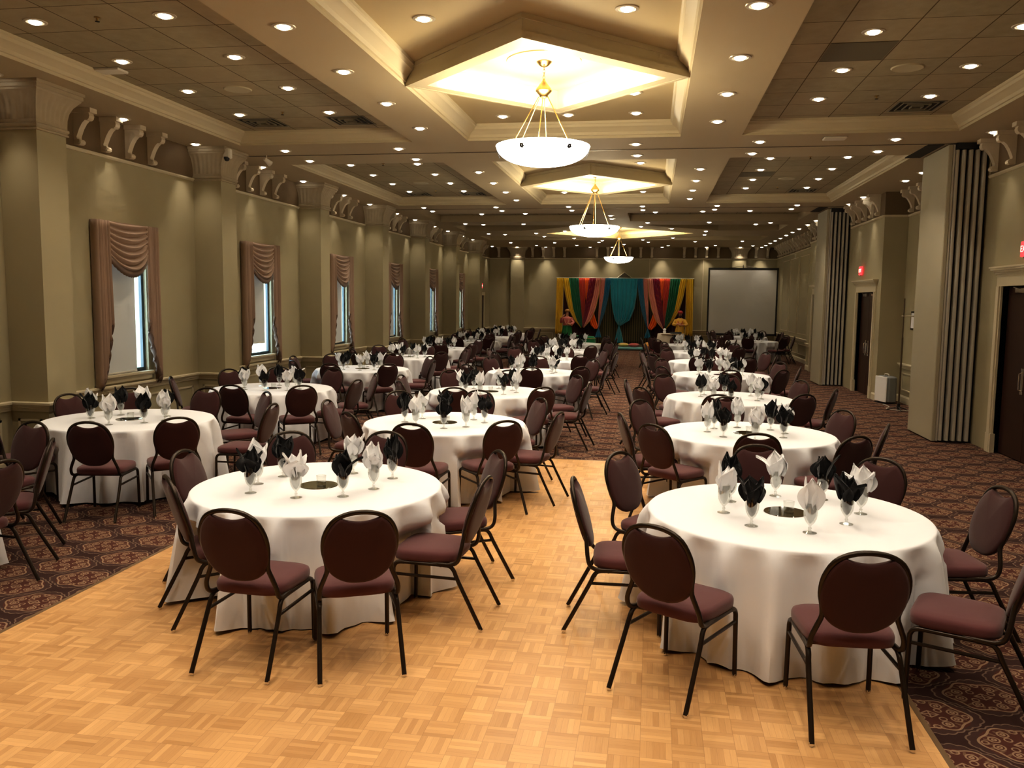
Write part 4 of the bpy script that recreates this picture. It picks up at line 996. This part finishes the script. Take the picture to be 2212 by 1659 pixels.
place(MB().tube([(0,0,.1),(0,0,1.5)], .018, 10).tube([(0,0,1.5),(0,0,2.28)], .012, 8), 'pole', mat('pole_bronze', (.12,.085,.055), .4, .4), t); place(MB().tube([(-.04,0,1.93),(.26,0,1.93)], .012, 8), 'arm', mat('pale_arm', (.55,.5,.38), .4), t)
place(MB().tube([(0,0,.03),(0,0,.16)], .03, 12), 'base_hub', BLACKM, t)
for a in (.5, 2.6, 4.7): place(MB().tube([(0,0,.10),(.22*cos(a),.22*sin(a),.02)], .010, 8), 'leg', BLACKM, t)
t = thing('framed_notice', 'small dark-framed notice hanging in the bay behind the pole stand', 'picture frame', (5.5,18.95,1.82))
place(MB().box((-.025,-.16,-.20), (0,.16,.20)), 'frame', METAL, t, smooth=0); place(MB().box((-.028,-.12,-.16), (-.02,.12,.16)), 'paper', NAPW, t, smooth=0)
# loose chairs standing at the far end
# ------------------------------------------------------------------ camera, world, view
cam = bpy.data.cameras.new('camera'); co = bpy.data.objects.new('camera', cam); COL.objects.link(co)
PT, YW, RL = radians(5.771), radians(-9.486), radians(.661)
fwd = Vector((sin(YW)*cos(PT), cos(YW)*cos(PT), -sin(PT))); r0 = Vector((cos(YW), -sin(YW), 0)); u0 = r0.cross(fwd)
R_ = r0*cos(RL)+u0*sin(RL); U_ = -r0*sin(RL)+u0*cos(RL)
co.matrix_world = Matrix(((R_.x,U_.x,-fwd.x,0),(R_.y,U_.y,-fwd.y,0),(R_.z,U_.z,-fwd.z,2.163),(0,0,0,1)))
cam.sensor_width = 36; cam.sensor_fit = 'HORIZONTAL'; cam.lens = 1798.5/2212*36; cam.clip_end = 200; cam.clip_start = .05
scene.camera = co
w = bpy.data.worlds.new('sky'); scene.world = w; w.use_nodes = True
b = w.node_tree.nodes['Background']; b.inputs[0].default_value = (.62,.85,1,1); b.inputs[1].default_value = 9.0
scene.view_settings.view_transform = 'Standard'; scene.view_settings.look = 'Medium High Contrast'; scene.view_settings.exposure = .50
scene.cycles.use_light_tree = True
scene.cycles.max_bounces = 4; scene.cycles.diffuse_bounces = 3; scene.cycles.glossy_bounces = 2; scene.cycles.transmission_bounces = 2; scene.cycles.transparent_max_bounces = 10
scene.cycles.sample_clamp_indirect = 3; scene.cycles.caustics_reflective = False; scene.cycles.caustics_refractive = False
scene.cycles.use_adaptive_sampling = True; scene.cycles.adaptive_threshold = .12; scene.cycles.adaptive_min_samples = 12; scene.cycles.use_denoising = True
